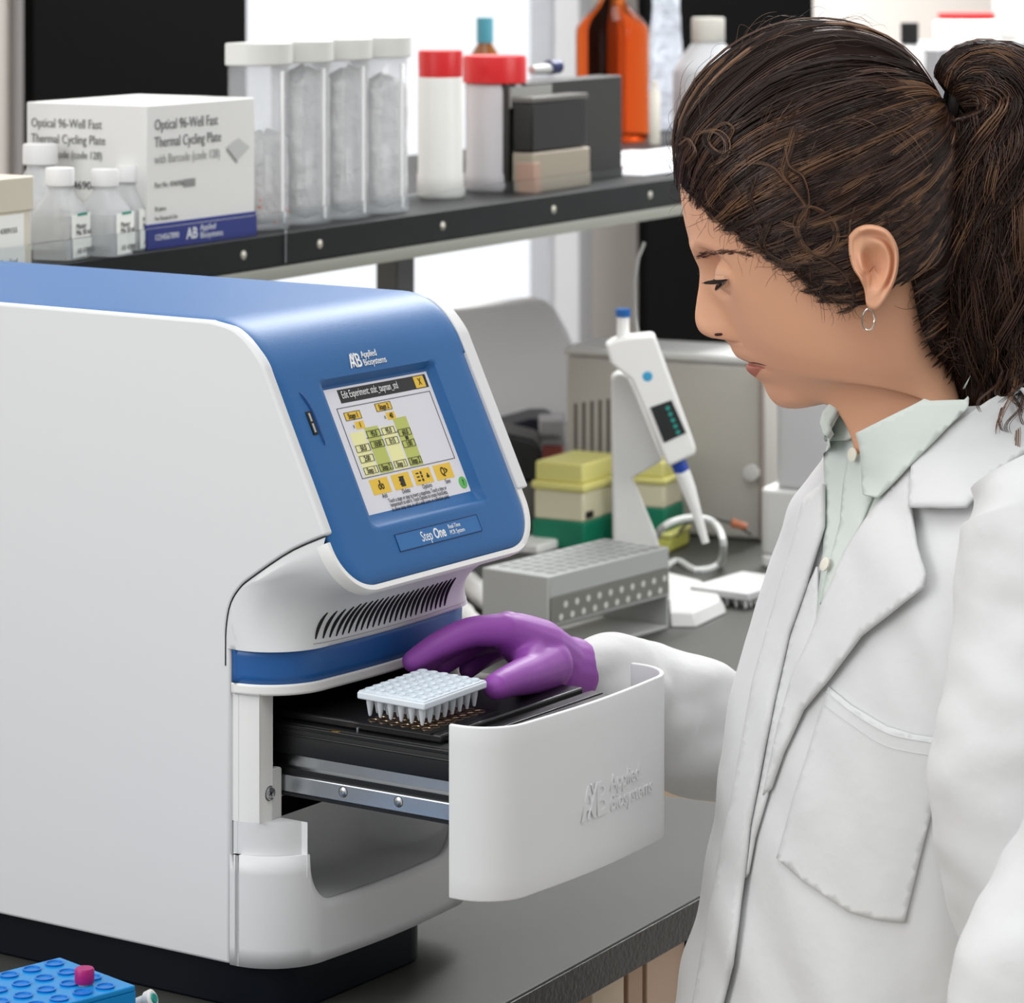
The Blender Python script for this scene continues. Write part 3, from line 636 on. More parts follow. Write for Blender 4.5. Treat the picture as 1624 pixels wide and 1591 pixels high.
# plastic bag behind it
bgm = mat('bag_film', (205, 212, 222), .2, alpha=.75, bump=(30, .6, .01))
t = broot('plastic_bag', spot(1048, 1.16), 1.16, SZ, 'crumpled clear plastic bag slumped against the black panel beside amber bottle', 'bag')
def bagf(u, v):
    a = 2*math.pi*u; w = (.050-.02*v)*(1+.25*noise.noise(Vector((u*9, v*4, 1)))); d = .022*(1-.5*v); return (w*math.cos(a)+.03*v, d*math.sin(a)*(1+.4*noise.noise(Vector((u*6, v*8, 4)))), .003+.285*v)
MB().grid(bagf, 30, 20, closeu=True).build('bag_body', bgm, t, smooth=180)
MB().grid(lambda u, v: ((.03-.018*v)*math.cos(6.283*u)+.03+.05*v, .012*math.sin(6.283*u), .285+.07*v), 16, 6, closeu=True).build('bag_neck', mat('bag_white', (240, 240, 242), .4), t, smooth=180)
vessel('small_bottle', 1029, 1048, 222, 128, 1.02, [(0, 0), (.9, 0), (.9, .8), (.5, .86), (.5, .99), (0, 1)], mat('bone_plastic', (200, 196, 184), .5), 'small pale bottle between the amber bottle and bag', 'bottle')
vessel('wash_bottle', 1066, 1180, 240, 28, .99, [(0, 0), (.95, 0), (1, .04), (1, .55), (.9, .62), (.44, .80), (.40, .82), (0, .82)], mat('wash_bottle_plastic', (178, 180, 182), .2, alpha=.8), 'clear grey bottle with pale grey cap behind the forehead', 'bottle',
       [('cap', [(.42, .80), (.46, .81), (.46, .99), (.44, 1.0), (0, 1.0)], mat('cap_grey', (172, 170, 162), .5))])
t = broot('paper_sheets', spot(1005, .84), .84, SZ, 'loose white papers in plastic sleeves lying flat on the shelf', 'papers')
for k, (x, y, r) in enumerate(((0, 0, .05), (.12, .03, -.08), (.26, .0, .02))):
    sh = MB().box(x-.15, x+.12, y-.09, y+.10, .0002+.0016*k, .0014+.0016*k).build('sheet', mat('paper', (206, 210, 214), .3, vary=(18, .1)), t)
# far right group on the shelf
t = broot('instrument_case', on_b(1490, 100, .98)[0], .98, SZ+.0003, 'flat grey case at the far right end of shelf', 'case')
wR = .40; MB().box(0, wR, 0, .2, 0, zat(1490, 78, .98)-SZ).build('case_body', mat('case_mid_grey', (146, 146, 148), .4), t, bev=.003)
zc = zat(1490, 78, .98)
vessel('jar', 1478, 1588, 80, 20, 1.08, [(0, 0), (.98, 0), (.98, .62), (.8, .78), (0, .78)], milk, 'white jar with red lid standing on the flat grey case', 'jar', [('screw_lid', [(.78, .78), (.82, .78), (.82, .98), (0, 1)], redm)], z0=zc)
vessel('jug', 1574, 1680, 80, -60, 1.07, [(0, 0), (.98, 0), (1, .05), (1, .6), (.5, .9), (.5, 1), (0, 1)], milk, 'tall white jug cut by the right edge on the grey case', 'jug', z0=zc)
vessel('small_bottle', 1415, 1470, 150, 36, .88, [(0, 0), (.9, 0), (.9, .7), (.4, .8), (0, .8)], mat('smoke', (190, 190, 190), .3), 'small pale bottle with black cap seen just above the hair', 'bottle', [('cap', [(.5, .8), (.52, .8), (.52, 1), (0, 1)], black)])
# ---- reagent bottles at the left
lab = mat('label_paper', (238, 240, 236), .6); tealp = mat('label_teal', (18, 140, 116), .5); capw = mat('cap_white', (224, 224, 224), .45)
btl = mat('bottle_plastic', (214, 216, 218), .15, alpha=.55)
def rbottle(u0, u1, vt, vb, b, label, big=False, teal=True, gr=None):
    a = spot((u0+u1)/2, b); R = rad(u0, u1, b); H = zat((u0+u1)/2, vt, b)-SZ
    t = broot('reagent_bottle', a, b, SZ, label, 'bottle', rz=.18, group='capped reagent bottles beside the carton')
    mb = MB()
    def f(u, v):
        an = 2*math.pi*u; ca, sa = math.cos(an), math.sin(an)
        hs = [(0, .02), (1, .0), (1, .48), (.93, .54), (.62, .70), (.52, .76), (.50, .80), (.5, .84)]; k = v*(len(hs)-1); i = min(int(k), len(hs)-2); q = k-i
        r = hs[i][0]*(1-q)+hs[i+1][0]*q; z = hs[i][1]*(1-q)+hs[i+1][1]*q; e = .38 if z < .56 else (.38+(z-.56)*3 if z < .76 else 1); e = min(1, e)
        g = lambda c: math.copysign(abs(c)**e, c)
        return (R*r*g(ca), R*r*g(sa), max(.0005, z*H))
    mb.grid(f, 40, 29, closeu=True); mb.build('bottle_body', btl, t, smooth=50)
    cr = .62 if not big else .66
    MB().lathe([(R*cr*.95, H*.80), (R*cr, H*.81), (R*cr, H*.985), (R*cr*.94, H), (0, H)], seg=28).build('cap', capw, t)
    lo = MB().box(-R*.86, R*.86, -R*1.02, -R*.99, H*.12, H*.50).box(-R*.86, R*.4, -R*1.03, -R*1.0, H*.03, H*.15).build('label', lab, t)
    if teal: MB().box(-R*.35, R*.55, -R*1.035, -R*1.01, H*.48, H*.51).build('label_stripe', tealp, lo)
    for s, z in (('Master', .34), ('Mix 50 mL', .27), ('AB 4304437', .07)): text('label_text', s, R*.34, inkg, lo, frame((-R*.5, -R*1.04, H*z), (1, 0, 0), (0, 0, 1)), .0001)
    return t
rbottle(22, 106, 228, 410, .815, 'large white capped bottle at the back left of the shelf', big=True, teal=False)
rbottle(58, 132, 266, 415, .735, 'clear square bottle with teal striped label nearest the cream box')
rbottle(130, 202, 268, 415, .72, 'clear square bottle with teal striped label in front of others')
rbottle(170, 236, 262, 405, .735, 'clear square bottle tucked against the white carton')
t = broot('kit_box', on_b(-60, 400, .70)[0], .702, SZ, 'cream lidded kit box with white label at the left edge', 'box')
Lk = on_b(52, 400, .70)[0]-on_b(-60, 400, .70)[0]
MB().box(0, Lk, 0, .10, 0, .075).build('box_body', mat('cream_box', (214, 208, 192), .6), t, bev=.0015)
MB().box(-.002, Lk+.002, -.002, .102, .052, .083).build('box_lid', mat('cream_lid', (206, 200, 182), .6), t, bev=.0015)
MB().box(.01, Lk-.012, -.0015, 0, .004, .05).build('label', lab, t)
text('label_text', 'AB Applied', .008, inkg, t, TF(Lk-.060, .006, -.002), .0001); text('label_text', 'Part 4309155', .007, inkg, t, TF(Lk-.060, .034, -.002), .0001)
# ------------------------------------------------ rear bench equipment
palew = mat('device_white', (214, 214, 212), .5); dgrey = mat('device_grey', (166, 164, 160), .5); taupe = mat('device_taupe', (150, 144, 134), .5)
# tube rack
clr = mat('rack_plastic', (176, 178, 176), .35, alpha=.93)
p0 = az(872, 1050, 0); rk = broot('tube_rack', p0[0], p0[1], 0, 'grey two tier plastic test tube rack full of round holes', 'tube rack', rz=-.14)
RL, RD, RH = .207, .085, .087
def holes_plate(z0, z1, name, mm):
    mb = MB(); mb.box(0, RL, 0, RD, z0, z1); o = mb.build(name, mm, rk, bev=.001)
    hm = MB()
    for i in range(11):
        for j in range(5):
            c = (.018+i*.018, .012+j*.0152); hm.lathe([(.0066, z1+.0002), (.0048, z1+.0003), (0, z1+.0003)], c=(c[0], c[1], 0), seg=14)
    hm.build('tube_hole', mat('rack_hole', (120, 122, 120), .5), o)
holes_plate(RH-.022, RH, 'top_tier', clr); holes_plate(RH*.40, RH*.45, 'middle_tier', clr)
MB().box(0, RL, 0, RD, 0, .004).build('base_plate', clr, rk, bev=.001)
MB().box(-.004, 0, 0, RD, 0, RH).build('end_panel', clr, rk, bev=.001); MB().box(RL, RL+.004, 0, RD, 0, RH).build('end_panel', clr, rk, bev=.001)
MB().box(0, RL, -.002, 0, RH*.45, RH-.022).build('front_band', mat('rack_band', (128, 128, 122), .4, alpha=.9), rk)
hm = MB()
for i in range(10):
    for j in range(2): hm.lathe([(.0036, 0), (.0, .0003)], seg=10, M=Matrix.Translation((.016+i*.0195+j*.008, -.0024, RH*.50+j*.012)) @ Matrix.Rotation(math.pi/2, 4, 'X'))
hm.build('band_hole', mat('band_hole', (205, 205, 200), .4), rk)
# pipette stand and pipette: profiles measured on the upright plane Y = YP
YP = 3.74
def up(u, v, Y=YP): p = on_y(u, v, Y); return (p.x, p.z)
st = root('pipette_stand', (0, 0, 0), 0, 'pale grey angled pipette stand behind the tube rack', 'stand')
pol = [(969, 600), (975, 592), (985, 589), (997, 596), (1004, 610), (1051, 728), (1002, 756), (1041, 850), (1062, 925), (1062, 965), (985, 965), (972, 850)]
MB().prism([up(*p) for p in pol], YP-.012, YP+.018, 'y').build('upright', palew, st, bev=.003)
bp = [(985, 925), (1062, 950), (1064, 990), (1105, 990), (1152, 968), (1150, 950), (1118, 930), (1060, 915)]
bv = [on_z(u, v+6, .9) for u, v in bp]; n = len(bv)
MB().add([(p.x, p.y, .9005) for p in bv]+[(p.x+(on_y(1050, 950, YP).x-p.x)*.12, p.y+(YP-p.y)*.12, .914) for p in bv], [tuple(range(n))[::-1], tuple(range(n, 2*n))]+[(i, (i+1) % n, n+(i+1) % n, n+i) for i in range(n)]).build('foot', mat('foot_white', (186, 186, 184), .5), st, bev=.002)
pp = root('pipette', (0, 0, 0), 0, 'electronic pipette with small dark display hanging on the grey stand', 'pipette')
YQ = YP-.030
MB().prism([up(*p, YQ) for p in [(960, 545), (975, 536), (1000, 531), (1037, 528), (1042, 540), (1103, 708), (1101, 718), (1060, 737), (1055, 730), (1000, 600), (968, 575)]], YQ-.016, YQ+.017, 'y').build('pipette_body', white2, pp, bev=.004)
MB().prism([up(*p, YQ) for p in [(1030, 643), (1064, 631), (1087, 683), (1052, 699)]], YQ-.0172, YQ-.014, 'y').build('display', mat('lcd_dark', (38, 42, 42), .2), pp, bev=.0005)
dm = MB()
for k in range(5): p = up(1058+4.0*k, 644+9.5*k, YQ); dm.lathe([(.0024, 0), (0, .0004)], seg=10, M=Matrix.Translation((p[0], YQ-.0174, p[1])) @ Matrix.Rotation(math.pi/2, 4, 'X'))
dm.build('display_dot', mat('teal_dot', (30, 150, 140), .4), pp)
p = up(1026, 594, YQ); MB().lathe([(.0055, 0), (0, .0008)], seg=20, M=Matrix.Translation((p[0], YQ-.0162, p[1])) @ Matrix.Rotation(math.pi/2, 4, 'X')).build('round_mark', mat('cyan_dot', (60, 160, 205), .4), pp)
def ctube(name, pts, r, m, par, Y, seg=20): return MB().tube([on_y(u, v, Y) for u, v in pts], r, seg).build(name, m, par)
ctube('collar', [(1074, 730), (1082, 748)], [.0088, .0084], mat('collar_blue', (28, 66, 160), .4), pp, YQ)
ctube('nozzle', [(1081, 746), (1092, 775), (1107, 820), (1119, 861)], [.0084, .0078, .0050, .0040], white2, pp, YQ)
ctube('plunger', [(988, 536), (988, 500)], .0068, white2, pp, YQ)
ctube('plunger_cap', [(988, 502), (988, 490)], .0085, mat('plunger_blue', (24, 92, 160), .3), pp, YQ)
cbm = mat('cable_grey', (150, 150, 148), .5)
t = root('cable', (0, 0, 0), 0, 'thin grey charger cable rising from the pipette top past the black panel', 'cable')
ctube('cable_strand', [(1012, 532), (1008, 500), (1007, 450), (1012, 410), (1022, 385)], .0018, cbm, t, YQ+.02, 8)
t = root('cable', (0, 0, 0), 0, 'pale grey cable looping over bench right of the tube rack', 'cable')
P_ = [on_z(1030, 878, .903), on_y(1050, 838, 3.98), on_y(1090, 822, 4.0), on_y(1130, 828, 4.0), on_y(1147, 860, 3.95), on_z(1140, 895, .903), on_z(1105, 905, .903), on_z(1075, 890, .903), on_z(1055, 900, .903)]
MB().tube(catmull(P_, 50), .0042, 8).build('cable_strand', mat('cable_pale', (196, 198, 196), .4), t)
t = root('cable', (0, 0, 0), 0, 'thin dark cable with an orange plug end behind the pale cable', 'cable')
P_ = [on_z(1060, 868, .903), on_y(1090, 830, 4.1), on_y(1120, 822, 4.1), on_y(1160, 830, 4.1), on_y(1192, 848, 4.1)]
MB().tube(catmull(P_, 30), .0018, 8).build('cable_strand', mat('cable_dark', (84, 82, 80), .4), t)
MB().tube([on_y(1160, 829, 4.098), on_y(1184, 836, 4.098)], [.0055, .0042], 8).build('plug_end', mat('plug_orange', (206, 128, 92), .5), t)
# pipette tip boxes
ylw = mat('tip_yellow', (232, 226, 140), .5); crm = mat('tip_cream', (226, 220, 190), .5); grn = mat('tip_green', (6, 122, 92), .5)
pc = az(926, 875, 0)
for k in range(2):
    t = broot('tip_box', pc[0], pc[1], 0, 'green based pipette tip box with yellow lid, left of the pipette stand', 'tip box', rz=.0) if k == 0 else root('tip_box', (.146, 4.105, .924), -math.atan2(.406, .914), 'green based tip box with yellow lid on yellow tray, right of the stand', 'tip box')
    t['group'] = 'pipette tip boxes'
    lx, dy, hh = ((.104, .072, 1.0), (.042, .062, .80))[k]
    MB().box(0, lx, 0, dy, 0, .034*hh).build('box_base', grn, t, bev=.003)
    MB().box(.002, lx-.002, .002, dy-.002, .034*hh, .070*hh).build('tip_tray', crm, t, bev=.003)
    MB().box(-.001, lx+.001, -.001, dy+.001, .070*hh, .080*hh).box(.003, lx-.003, .003, dy-.003, .080*hh, .104*hh).build('box_lid', ylw, t, bev=.003)
    if not k: MB().box(.008, .024, -.0003, .003, .038, .046).build('label', inkk, t)
t = root('tip_tray', (.142, 4.10, .9), -math.atan2(.406, .914), 'small yellow tray under the right hand tip box', 'tray')
MB().box(.0, .052, 0, .066, 0, .018).build('tray_body', mat('tray_yellow', (206, 206, 100), .5), t, bev=.004)
MB().box(-.002, .054, -.002, .068, .018, .0238).build('tray_rim', mat('tray_rim_yellow', (216, 214, 130), .5), t, bev=.002)
# large pale instrument behind the pipette
t = root('gel_imager', (.067, 4.263, .9), -math.atan2(.406, .914), 'large pale box instrument with slotted end behind the pipette stand', 'lab instrument')
LL = .264
MB().box(0, LL, 0, .11, .0005, .215).build('housing', mat('imager_grey', (190, 187, 180), .5), t, bev=.006)
MB().box(-.002, LL+.002, -.003, .112, .215, .226).build('top_cover', palew, t, bev=.004)
sl = MB()
for k in range(5): sl.box(.012+.011*k, .016+.011*k, -.0006, .001, .05+.004*k, .155+.002*k)
sl.build('vent_slots', mat('slot_taupe', (96, 92, 86), .6), t)
MB().box(LL-.006, LL+.001, -.006, .0, .002, .205).build('door_edge', mat('edge_taupe', (150, 140, 132), .5), t, bev=.002)
MB().lathe([(.010, 0), (.010, .010), (0, .012)], seg=20, M=Matrix.Translation((LL-.014, -.001, .085)) @ Matrix.Rotation(math.pi/2, 4, 'X')).build('latch', palew, t)
# white tower at the right
t = root('centrifuge', (.289, 3.99, .9), -math.atan2(.406, .914), 'pale tower shaped device on wider base beside the coat collar', 'lab instrument')
MB().prism(rrect(0, .34, 0, .13, .015), .0, .014).build('foot', white2, t, bev=.003)
MB().prism(rrect(-.001, .33, .002, .128, .015), .014, .092).build('base', palew, t, bev=.004)
MB().prism(rrect(.016, .33, .010, .12, .012), .092, .24).build('tower', mat('tower_grey', (196, 197, 198), .5), t, bev=.006)
# pcr plate lying on the bench
q = az(1186, 968, 0)
t = broot('pcr_plate', q[0], q[1], 0, 'white well plate lying on the rear bench beside the coat', 'well plate', rz=-.1)
MB().box(0, .11, 0, .075, .010, .018).build('skirt', mat('plate_white', (192, 192, 192), .5), t, bev=.001)
tm = MB()
for i in range(10):
    for j in range(6): tm.lathe([(.0, .0), (.0015, .0005), (.0028, .010)], c=(.008+i*.0104, .008+j*.0118, 0), seg=8)
tm.build('well_tubes', white2, t)
# grey rounded cover, dark devices and the little boxes left of the imager
YG = 4.75
g = root('monitor', (0, 0, 0), 0, 'grey rounded back of a monitor standing behind the blue instrument', 'monitor')
gp_ = [(560, 560), (600, 500), (680, 492), (840, 477), (862, 480), (880, 495), (900, 530), (915, 565), (925, 600), (925, 672), (560, 700)]
MB().prism([up(u, v, YG) for u, v in gp_], YG, YG+.05, 'y').build('back_shell', mat('monitor_grey', (200, 200, 200), .6), g, bev=.004)
MB().prism([up(u, v, YG) for u, v in [(690, 700), (780, 665), (840, 648), (866, 648), (884, 664), (884, 680), (700, 715)]], YG-.10, YG+.02, 'y').build('bezel_foot', mat('dark_navy', (24, 24, 34), .4), g, bev=.004)
p = on_y(740, 700, YG); MB().box(p.x-.03, p.x+.03, YG+.0, YG+.05, .9, p.z).build('stand', dgrey, g)
MB().box(p.x-.12, p.x+.12, YG-.08, YG+.1, .9003, .915).build('foot', dgrey, g)
YD = 4.35
t = root('power_supply', (0, 0, 0), 0, 'black rounded power unit standing right behind the blue instrument', 'device')
MB().prism([up(u, v, YD) for u, v in [(740, 672), (800, 678), (850, 690), (860, 704), (860, 750), (850, 757), (740, 748)]], YD-.05, YD+.05, 'y').build('upper_case', mat('case_black', (38, 38, 40), .35), t, bev=.008)
zz = up(800, 752, YD)[1]; x0_, x1_ = up(760, 0, YD)[0], up(846, 0, YD)[0]
MB().box(x0_, x1_, YD-.045, YD+.045, .9003, zz).build('lower_case', mat('case_grey', (120, 118, 114), .5), t, bev=.003)
YE = 4.42
x0_, x1_ = up(850, 0, YE)[0], up(893, 0, YE)[0]; zr0, zr1, zr2 = up(0, 738, YE)[1], up(0, 703, YE)[1], up(0, 664, YE)[1]
t = root('card_box', (0, 0, 0), 0, 'pink and white little carton behind the yellow tip box', 'box')
MB().box(x0_+.006, x1_, YE-.02, YE+.04, .9003, zr1).build('box_body', mat('pink_card', (204, 110, 104), .6), t, bev=.002)
MB().box(x0_+.004, x1_+.002, YE-.022, YE+.042, zr1, zr2).build('box_lid', mat('white_card', (196, 196, 200), .6), t, bev=.002)
text('box_text', 'SAMPLE', .009, inkk, t, frame((x0_+.006, YE-.0225, zr1+.008), (1, 0, 0), (0, 0, 1)), .0001, sx=.8)
t = broot('small_dish', *az(850, 872, 0)[:2], 0, 'small white dish on the bench between tip box and tube rack', 'dish')
MB().box(-.03, .03, -.02, .04, 0, .012).build('dish_body', white2, t, bev=.003)
# two pipettes lying behind the instrument
for k, (s, e, lab_) in enumerate((((738, 918), (806, 990), 'white pipette lying on the bench, upper one of the pair behind the glove'), ((714, 958), (764, 996), 'white pipette lying on bench, lower one of the pair behind the glove'))):
    A_ = on_z(s[0], s[1], .915); B_ = on_z(e[0], e[1], .915)
    t = root('pipette', (0, 0, 0), 0, lab_, 'pipette', 'pipettes lying behind the instrument')
    MB().tube([A_.lerp(B_, q) for q in (0, .08, .45, .5, .9, 1)], [.009, .0125, .0125, .010, .0085, .004], 16).build('barrel', white2, t)
    dv = (A_-B_).normalized(); MB().tube([A_, A_+dv*.03], [.0085, .0095], 14).build('handle_end', mat('pipette_blue', (40, 100, 150), .4), t)
    MB().box(A_.x-.012, A_.x+.012, A_.y-.01, A_.y+.01, .9002, .9045).build('rest_bump', white2, t)
# ------------------------------------------------ blue tube rack in front
bt = mat('rack_blue', (20, 150, 225), .25, alpha=.9); bt2 = mat('rack_blue_deep', (16, 120, 205), .3)
zt = .95; P = on_z(95, 1518, zt); 
rz = math.radians(-45.6+90)  # local x recedes right
t = root('tube_rack', (P.x, P.y, .9), 0, 'bright blue plastic tube rack in front of the white instrument', 'tube rack')
e1 = (on_z(215, 1563, zt)-P); wd = e1.length; ex = e1.normalized(); ey = Vector((ex.y, -ex.x, 0)); ey = ey if ey.x < 0 else -ey
t.rotation_euler = (0, 0, math.atan2(ex.y, ex.x)); sgn = 1 if (Matrix.Rotation(t.rotation_euler.z, 3, 'Z') @ Vector((0, 1, 0))).dot(ey) > 0 else -1
LD = .20
def yy(y): return y*sgn
fr_ = MB(); fr_.box(0, wd, min(yy(0), yy(LD)), max(yy(0), yy(LD)), .046, .050); top = fr_.build('top_plate', bt, t, bev=.001)
for y in (0, LD): MB().box(0, wd, min(yy(y), yy(y-.003) if y else yy(.003)), max(yy(y), yy(y-.003) if y else yy(.003)), 0, .046).build('end_wall', bt, t)
for x in (0, wd-.003): MB().box(x, x+.003, min(yy(.003), yy(LD-.003)), max(yy(.003), yy(LD-.003)), 0, .046).build('side_wall', bt, t)
MB().box(0, wd, min(yy(0), yy(LD)), max(yy(0), yy(LD)), .012, .015).build('lower_plate', bt2, t)
hm = MB(); sp_ = wd/4
for i in range(4):
    for j in range(10):
        c = (sp_*(.5+i), yy(.012+j*.0185+(.005 if i % 2 else 0)), 0)
        hm.lathe([(.0062, .0501), (.0066, .0512), (.0054, .0512), (.0052, .0503), (.0, .0503)], c=c, seg=18)
hm.build('tube_socket', bt2, top)
MB().lathe([(.009, 0), (.0, .0004)], seg=20, M=Matrix.Translation((wd+.0002, yy(.022), .028)) @ Matrix.Rotation(math.pi/2, 4, 'Y')).build('hand_hole', dark, t)
mt = on_z(134, 1558, .9515)
t2 = root('sample_tube', (mt.x, mt.y, .9512), 0, 'small tube with magenta cap standing in the blue rack', 'tube')
MB().lathe([(0, -.030), (.002, -.029), (.0048, -.006), (.0048, 0)], seg=18).build('tube_body', mat('tube_clear', (210, 225, 240), .2, alpha=.6), t2)
MB().lathe([(.0060, 0), (.0066, .0015), (.0066, .0085), (.0058, .0098), (0, .0098)], seg=24).build('tube_cap', mat('magenta_cap', (170, 24, 110), .4), t2)
c_ = on_y(232, 1588, 2.27)
t3 = root('sample_tube', (c_.x, c_.y, c_.z), 0, 'white tube with teal centred cap at the corner of blue rack', 'tube')
Mr = Matrix.Rotation(math.radians(65), 4, 'Y') @ Matrix.Rotation(math.radians(20), 4, 'X')
MB().lathe([(.0035, -.03), (.0045, 0), (.0062, .001), (.0066, .005), (.005, .0062), (.0, .0062)], seg=22, M=Mr).build('tube_body', white2, t3)
MB().lathe([(.0036, .0062), (.003, .0072), (0, .0072)], seg=18, M=Mr).build('cap_centre', mat('teal_cap2', (20, 150, 140), .4), t3)
q0 = on_z(186, 1548, .952); MB().tube(catmull([q0, q0+Vector((.006, .004, .004)), q0+Vector((.008, .004, .012)), q0+Vector((.004, .003, .015)), q0+Vector((.001, .003, .012))], 24), .0008, 6).build('hinge_strap', mat('violet_strap', (90, 90, 150), .4), t)
# ------------------------------------------------ 48 well plate held over the block
R3 = Matrix.Rotation(MR, 3, 'Z')
def mw(x, y, z): return MO + R3 @ Vector((x, y, z))
pt = root('well_plate', mw(.0717, -.1113, .2215), MR, 'translucent 48 well reaction plate held above the heating block by gloved hand', 'well plate')
plm = mat('plate_polypropylene', (232, 241, 248), .25, trans=.12, ior=1.3, spec=.4)
MB().box(-.0375, .0375, -.0285, .0285, .0005, .0055).build('skirt', plm, pt, bev=.0012)
MB().box(-.0365, .0365, -.0275, .0275, .0055, .0062).build('deck', plm, pt, bev=.0003)
ri = MB(); tb = MB()
for i in range(8):
    for j in range(6):
        c = ((i-3.5)*.0088, (j-2.5)*.0088, 0)
        ri.lathe([(.0036, .0062), (.0036, .0074), (.0030, .0074), (.0028, .0064), (0, .0060)], c=c, seg=14)
        tb.lathe([(0, -.0118), (.0009, -.0116), (.0013, -.0105), (.0026, -.003), (.0028, .0005)], c=c, seg=12)
ri.build('well_rims', plm, pt); tb.build('well_tubes', mat('tube_polypropylene', (236, 240, 244), .2, trans=.3, ior=1.25), pt)
pt.rotation_euler = (math.radians(1.0), math.radians(-1.2), MR)
# ------------------------------------------------ the person
YH = 2.36
def smooth01(x): x = min(1, max(0, x)); return x*x*(3-2*x)
skin = mat('skin', (216, 162, 130), .48, sss=.12, spec=.35, bump=(700, .05, .0003))
lipm = mat('lips', (176, 104, 86), .4, sss=.1)
person = root('person', (.33, YH+.05, 0.0), 0, 'woman in white lab coat leaning in to place the plate, dark curly ponytail, purple glove', 'person')
PO = person.location.copy()
def local(mb): mb.v = [tuple(Vector(v)-PO) for v in mb.v]; return mb
# stations: front u,v | back u,v | half width | front exponent | nose tip u,v or None | nose width | nose power
ST = [
 (1322,62, 1338,62, .004, 1.0, None), (1225,80, 1440,105, .044, .95, None), (1150,130, 1490,180, .064, .92, None), (1108,185, 1510,250, .071, .90, None),
 (1087,240, 1520,310, .074, .90, None), (1079,294, 1523,370, .075, .93, None), (1084.5,346, 1520,418, .0755, .98, None), (1093.5,382, 1512,452, .075, 1.06, None),
 (1100,406, 1508,476, .074, 1.14, (1100,406,.0075,2)), (1110,428, 1505,494, .0735, 1.20, (1109,428,.0052,2)), (1121,456, 1502,516, .073, 1.27, (1108.5,453,.0056,2)),
 (1131,478, 1502,536, .0725, 1.36, (1105,476,.0066,2.2)), (1139,498, 1503,554, .0715, 1.44, (1102.3,500,.0095,2.6)), (1145,514, 1505,569, .070, 1.50, (1104.5,516,.0130,3.6)),
 (1149,526, 1507,580, .069, 1.53, (1112,528,.0145,4.2)), (1152,534, 1509,588, .068, 1.55, (1127,535.5,.0135,4.2)), (1154,540, 1511,595, .067, 1.56, (1147,538.5,.0065,2.5)),
 (1157,547, 1513,602, .066, 1.57, (1156,547,.006,2)), (1161,557, 1515,610, .065, 1.58, (1160,557,.006,2)), (1167,565, 1517,617, .064, 1.58, (1167,565.5,.013,2)), (1171,571, 1519,622, .0635, 1.58, (1179,571.5,.015,2.2)),
 (1175,575.2, 1520,626, .063, 1.58, (1187,575.2,.019,3)), (1179,580, 1521,631, .0625, 1.58, (1183,580,.015,2.2)), (1186,588, 1523,638, .062, 1.58, (1185,588,.014,2)), (1193,596.5, 1525,646, .061, 1.58, (1194.5,596.5,.014,2)),
 (1203,606.5, 1528,655, .060, 1.56, (1207.5,606.5,.017,2)), (1211,616, 1531,663, .0585, 1.52, (1213,616,.015,2)), (1220,628, 1534,672, .057, 1.46, (1219,628,.013,2)), (1229,640, 1537,681, .0555, 1.40, (1229,640,.01,2)),
 (1243,646.5, 1541,690, .054, 1.32, None), (1264,647.5, 1545,698, .0525, 1.22, None), (1292,640, 1549,706, .0505, 1.12, None), (1320,630, 1553,714, .0490, 1.02, None), (1343,634, 1558,724, .0485, .98, None),
 (1350,665, 1566,748, .0500, .95, None), (1348,710, 1584,790, .054, .95, None), (1340,770, 1610,850, .066, .95, None), (1330,850, 1640,930, .080, .9, None)]
NSEG = 170; NST = 230
th = []
for k in range(NSEG):
    a = -math.pi+2*math.pi*k/NSEG; th.append(a)   # 0 is the front
th = [math.copysign(abs(a/math.pi)**1.35*math.pi, a) for a in th]
def cm(vals, t):
    n = len(vals); x = t*(n-1); i = min(int(x), n-2); u = x-i
    p0, p1, p2, p3 = vals[max(i-1, 0)], vals[i], vals[i+1], vals[min(i+2, n-1)]
    return .5*(2*p1+(p2-p0)*u+(2*p0-5*p1+4*p2-p3)*u*u+(3*p1-p0-3*p2+p3)*u**3)
cols = [[s[k] for s in ST] for k in range(6)]
nz = [s[6] if s[6] else (s[0], s[1], .007, 2) for s in ST]; ncol = [[q[k] for q in nz] for k in range(4)]
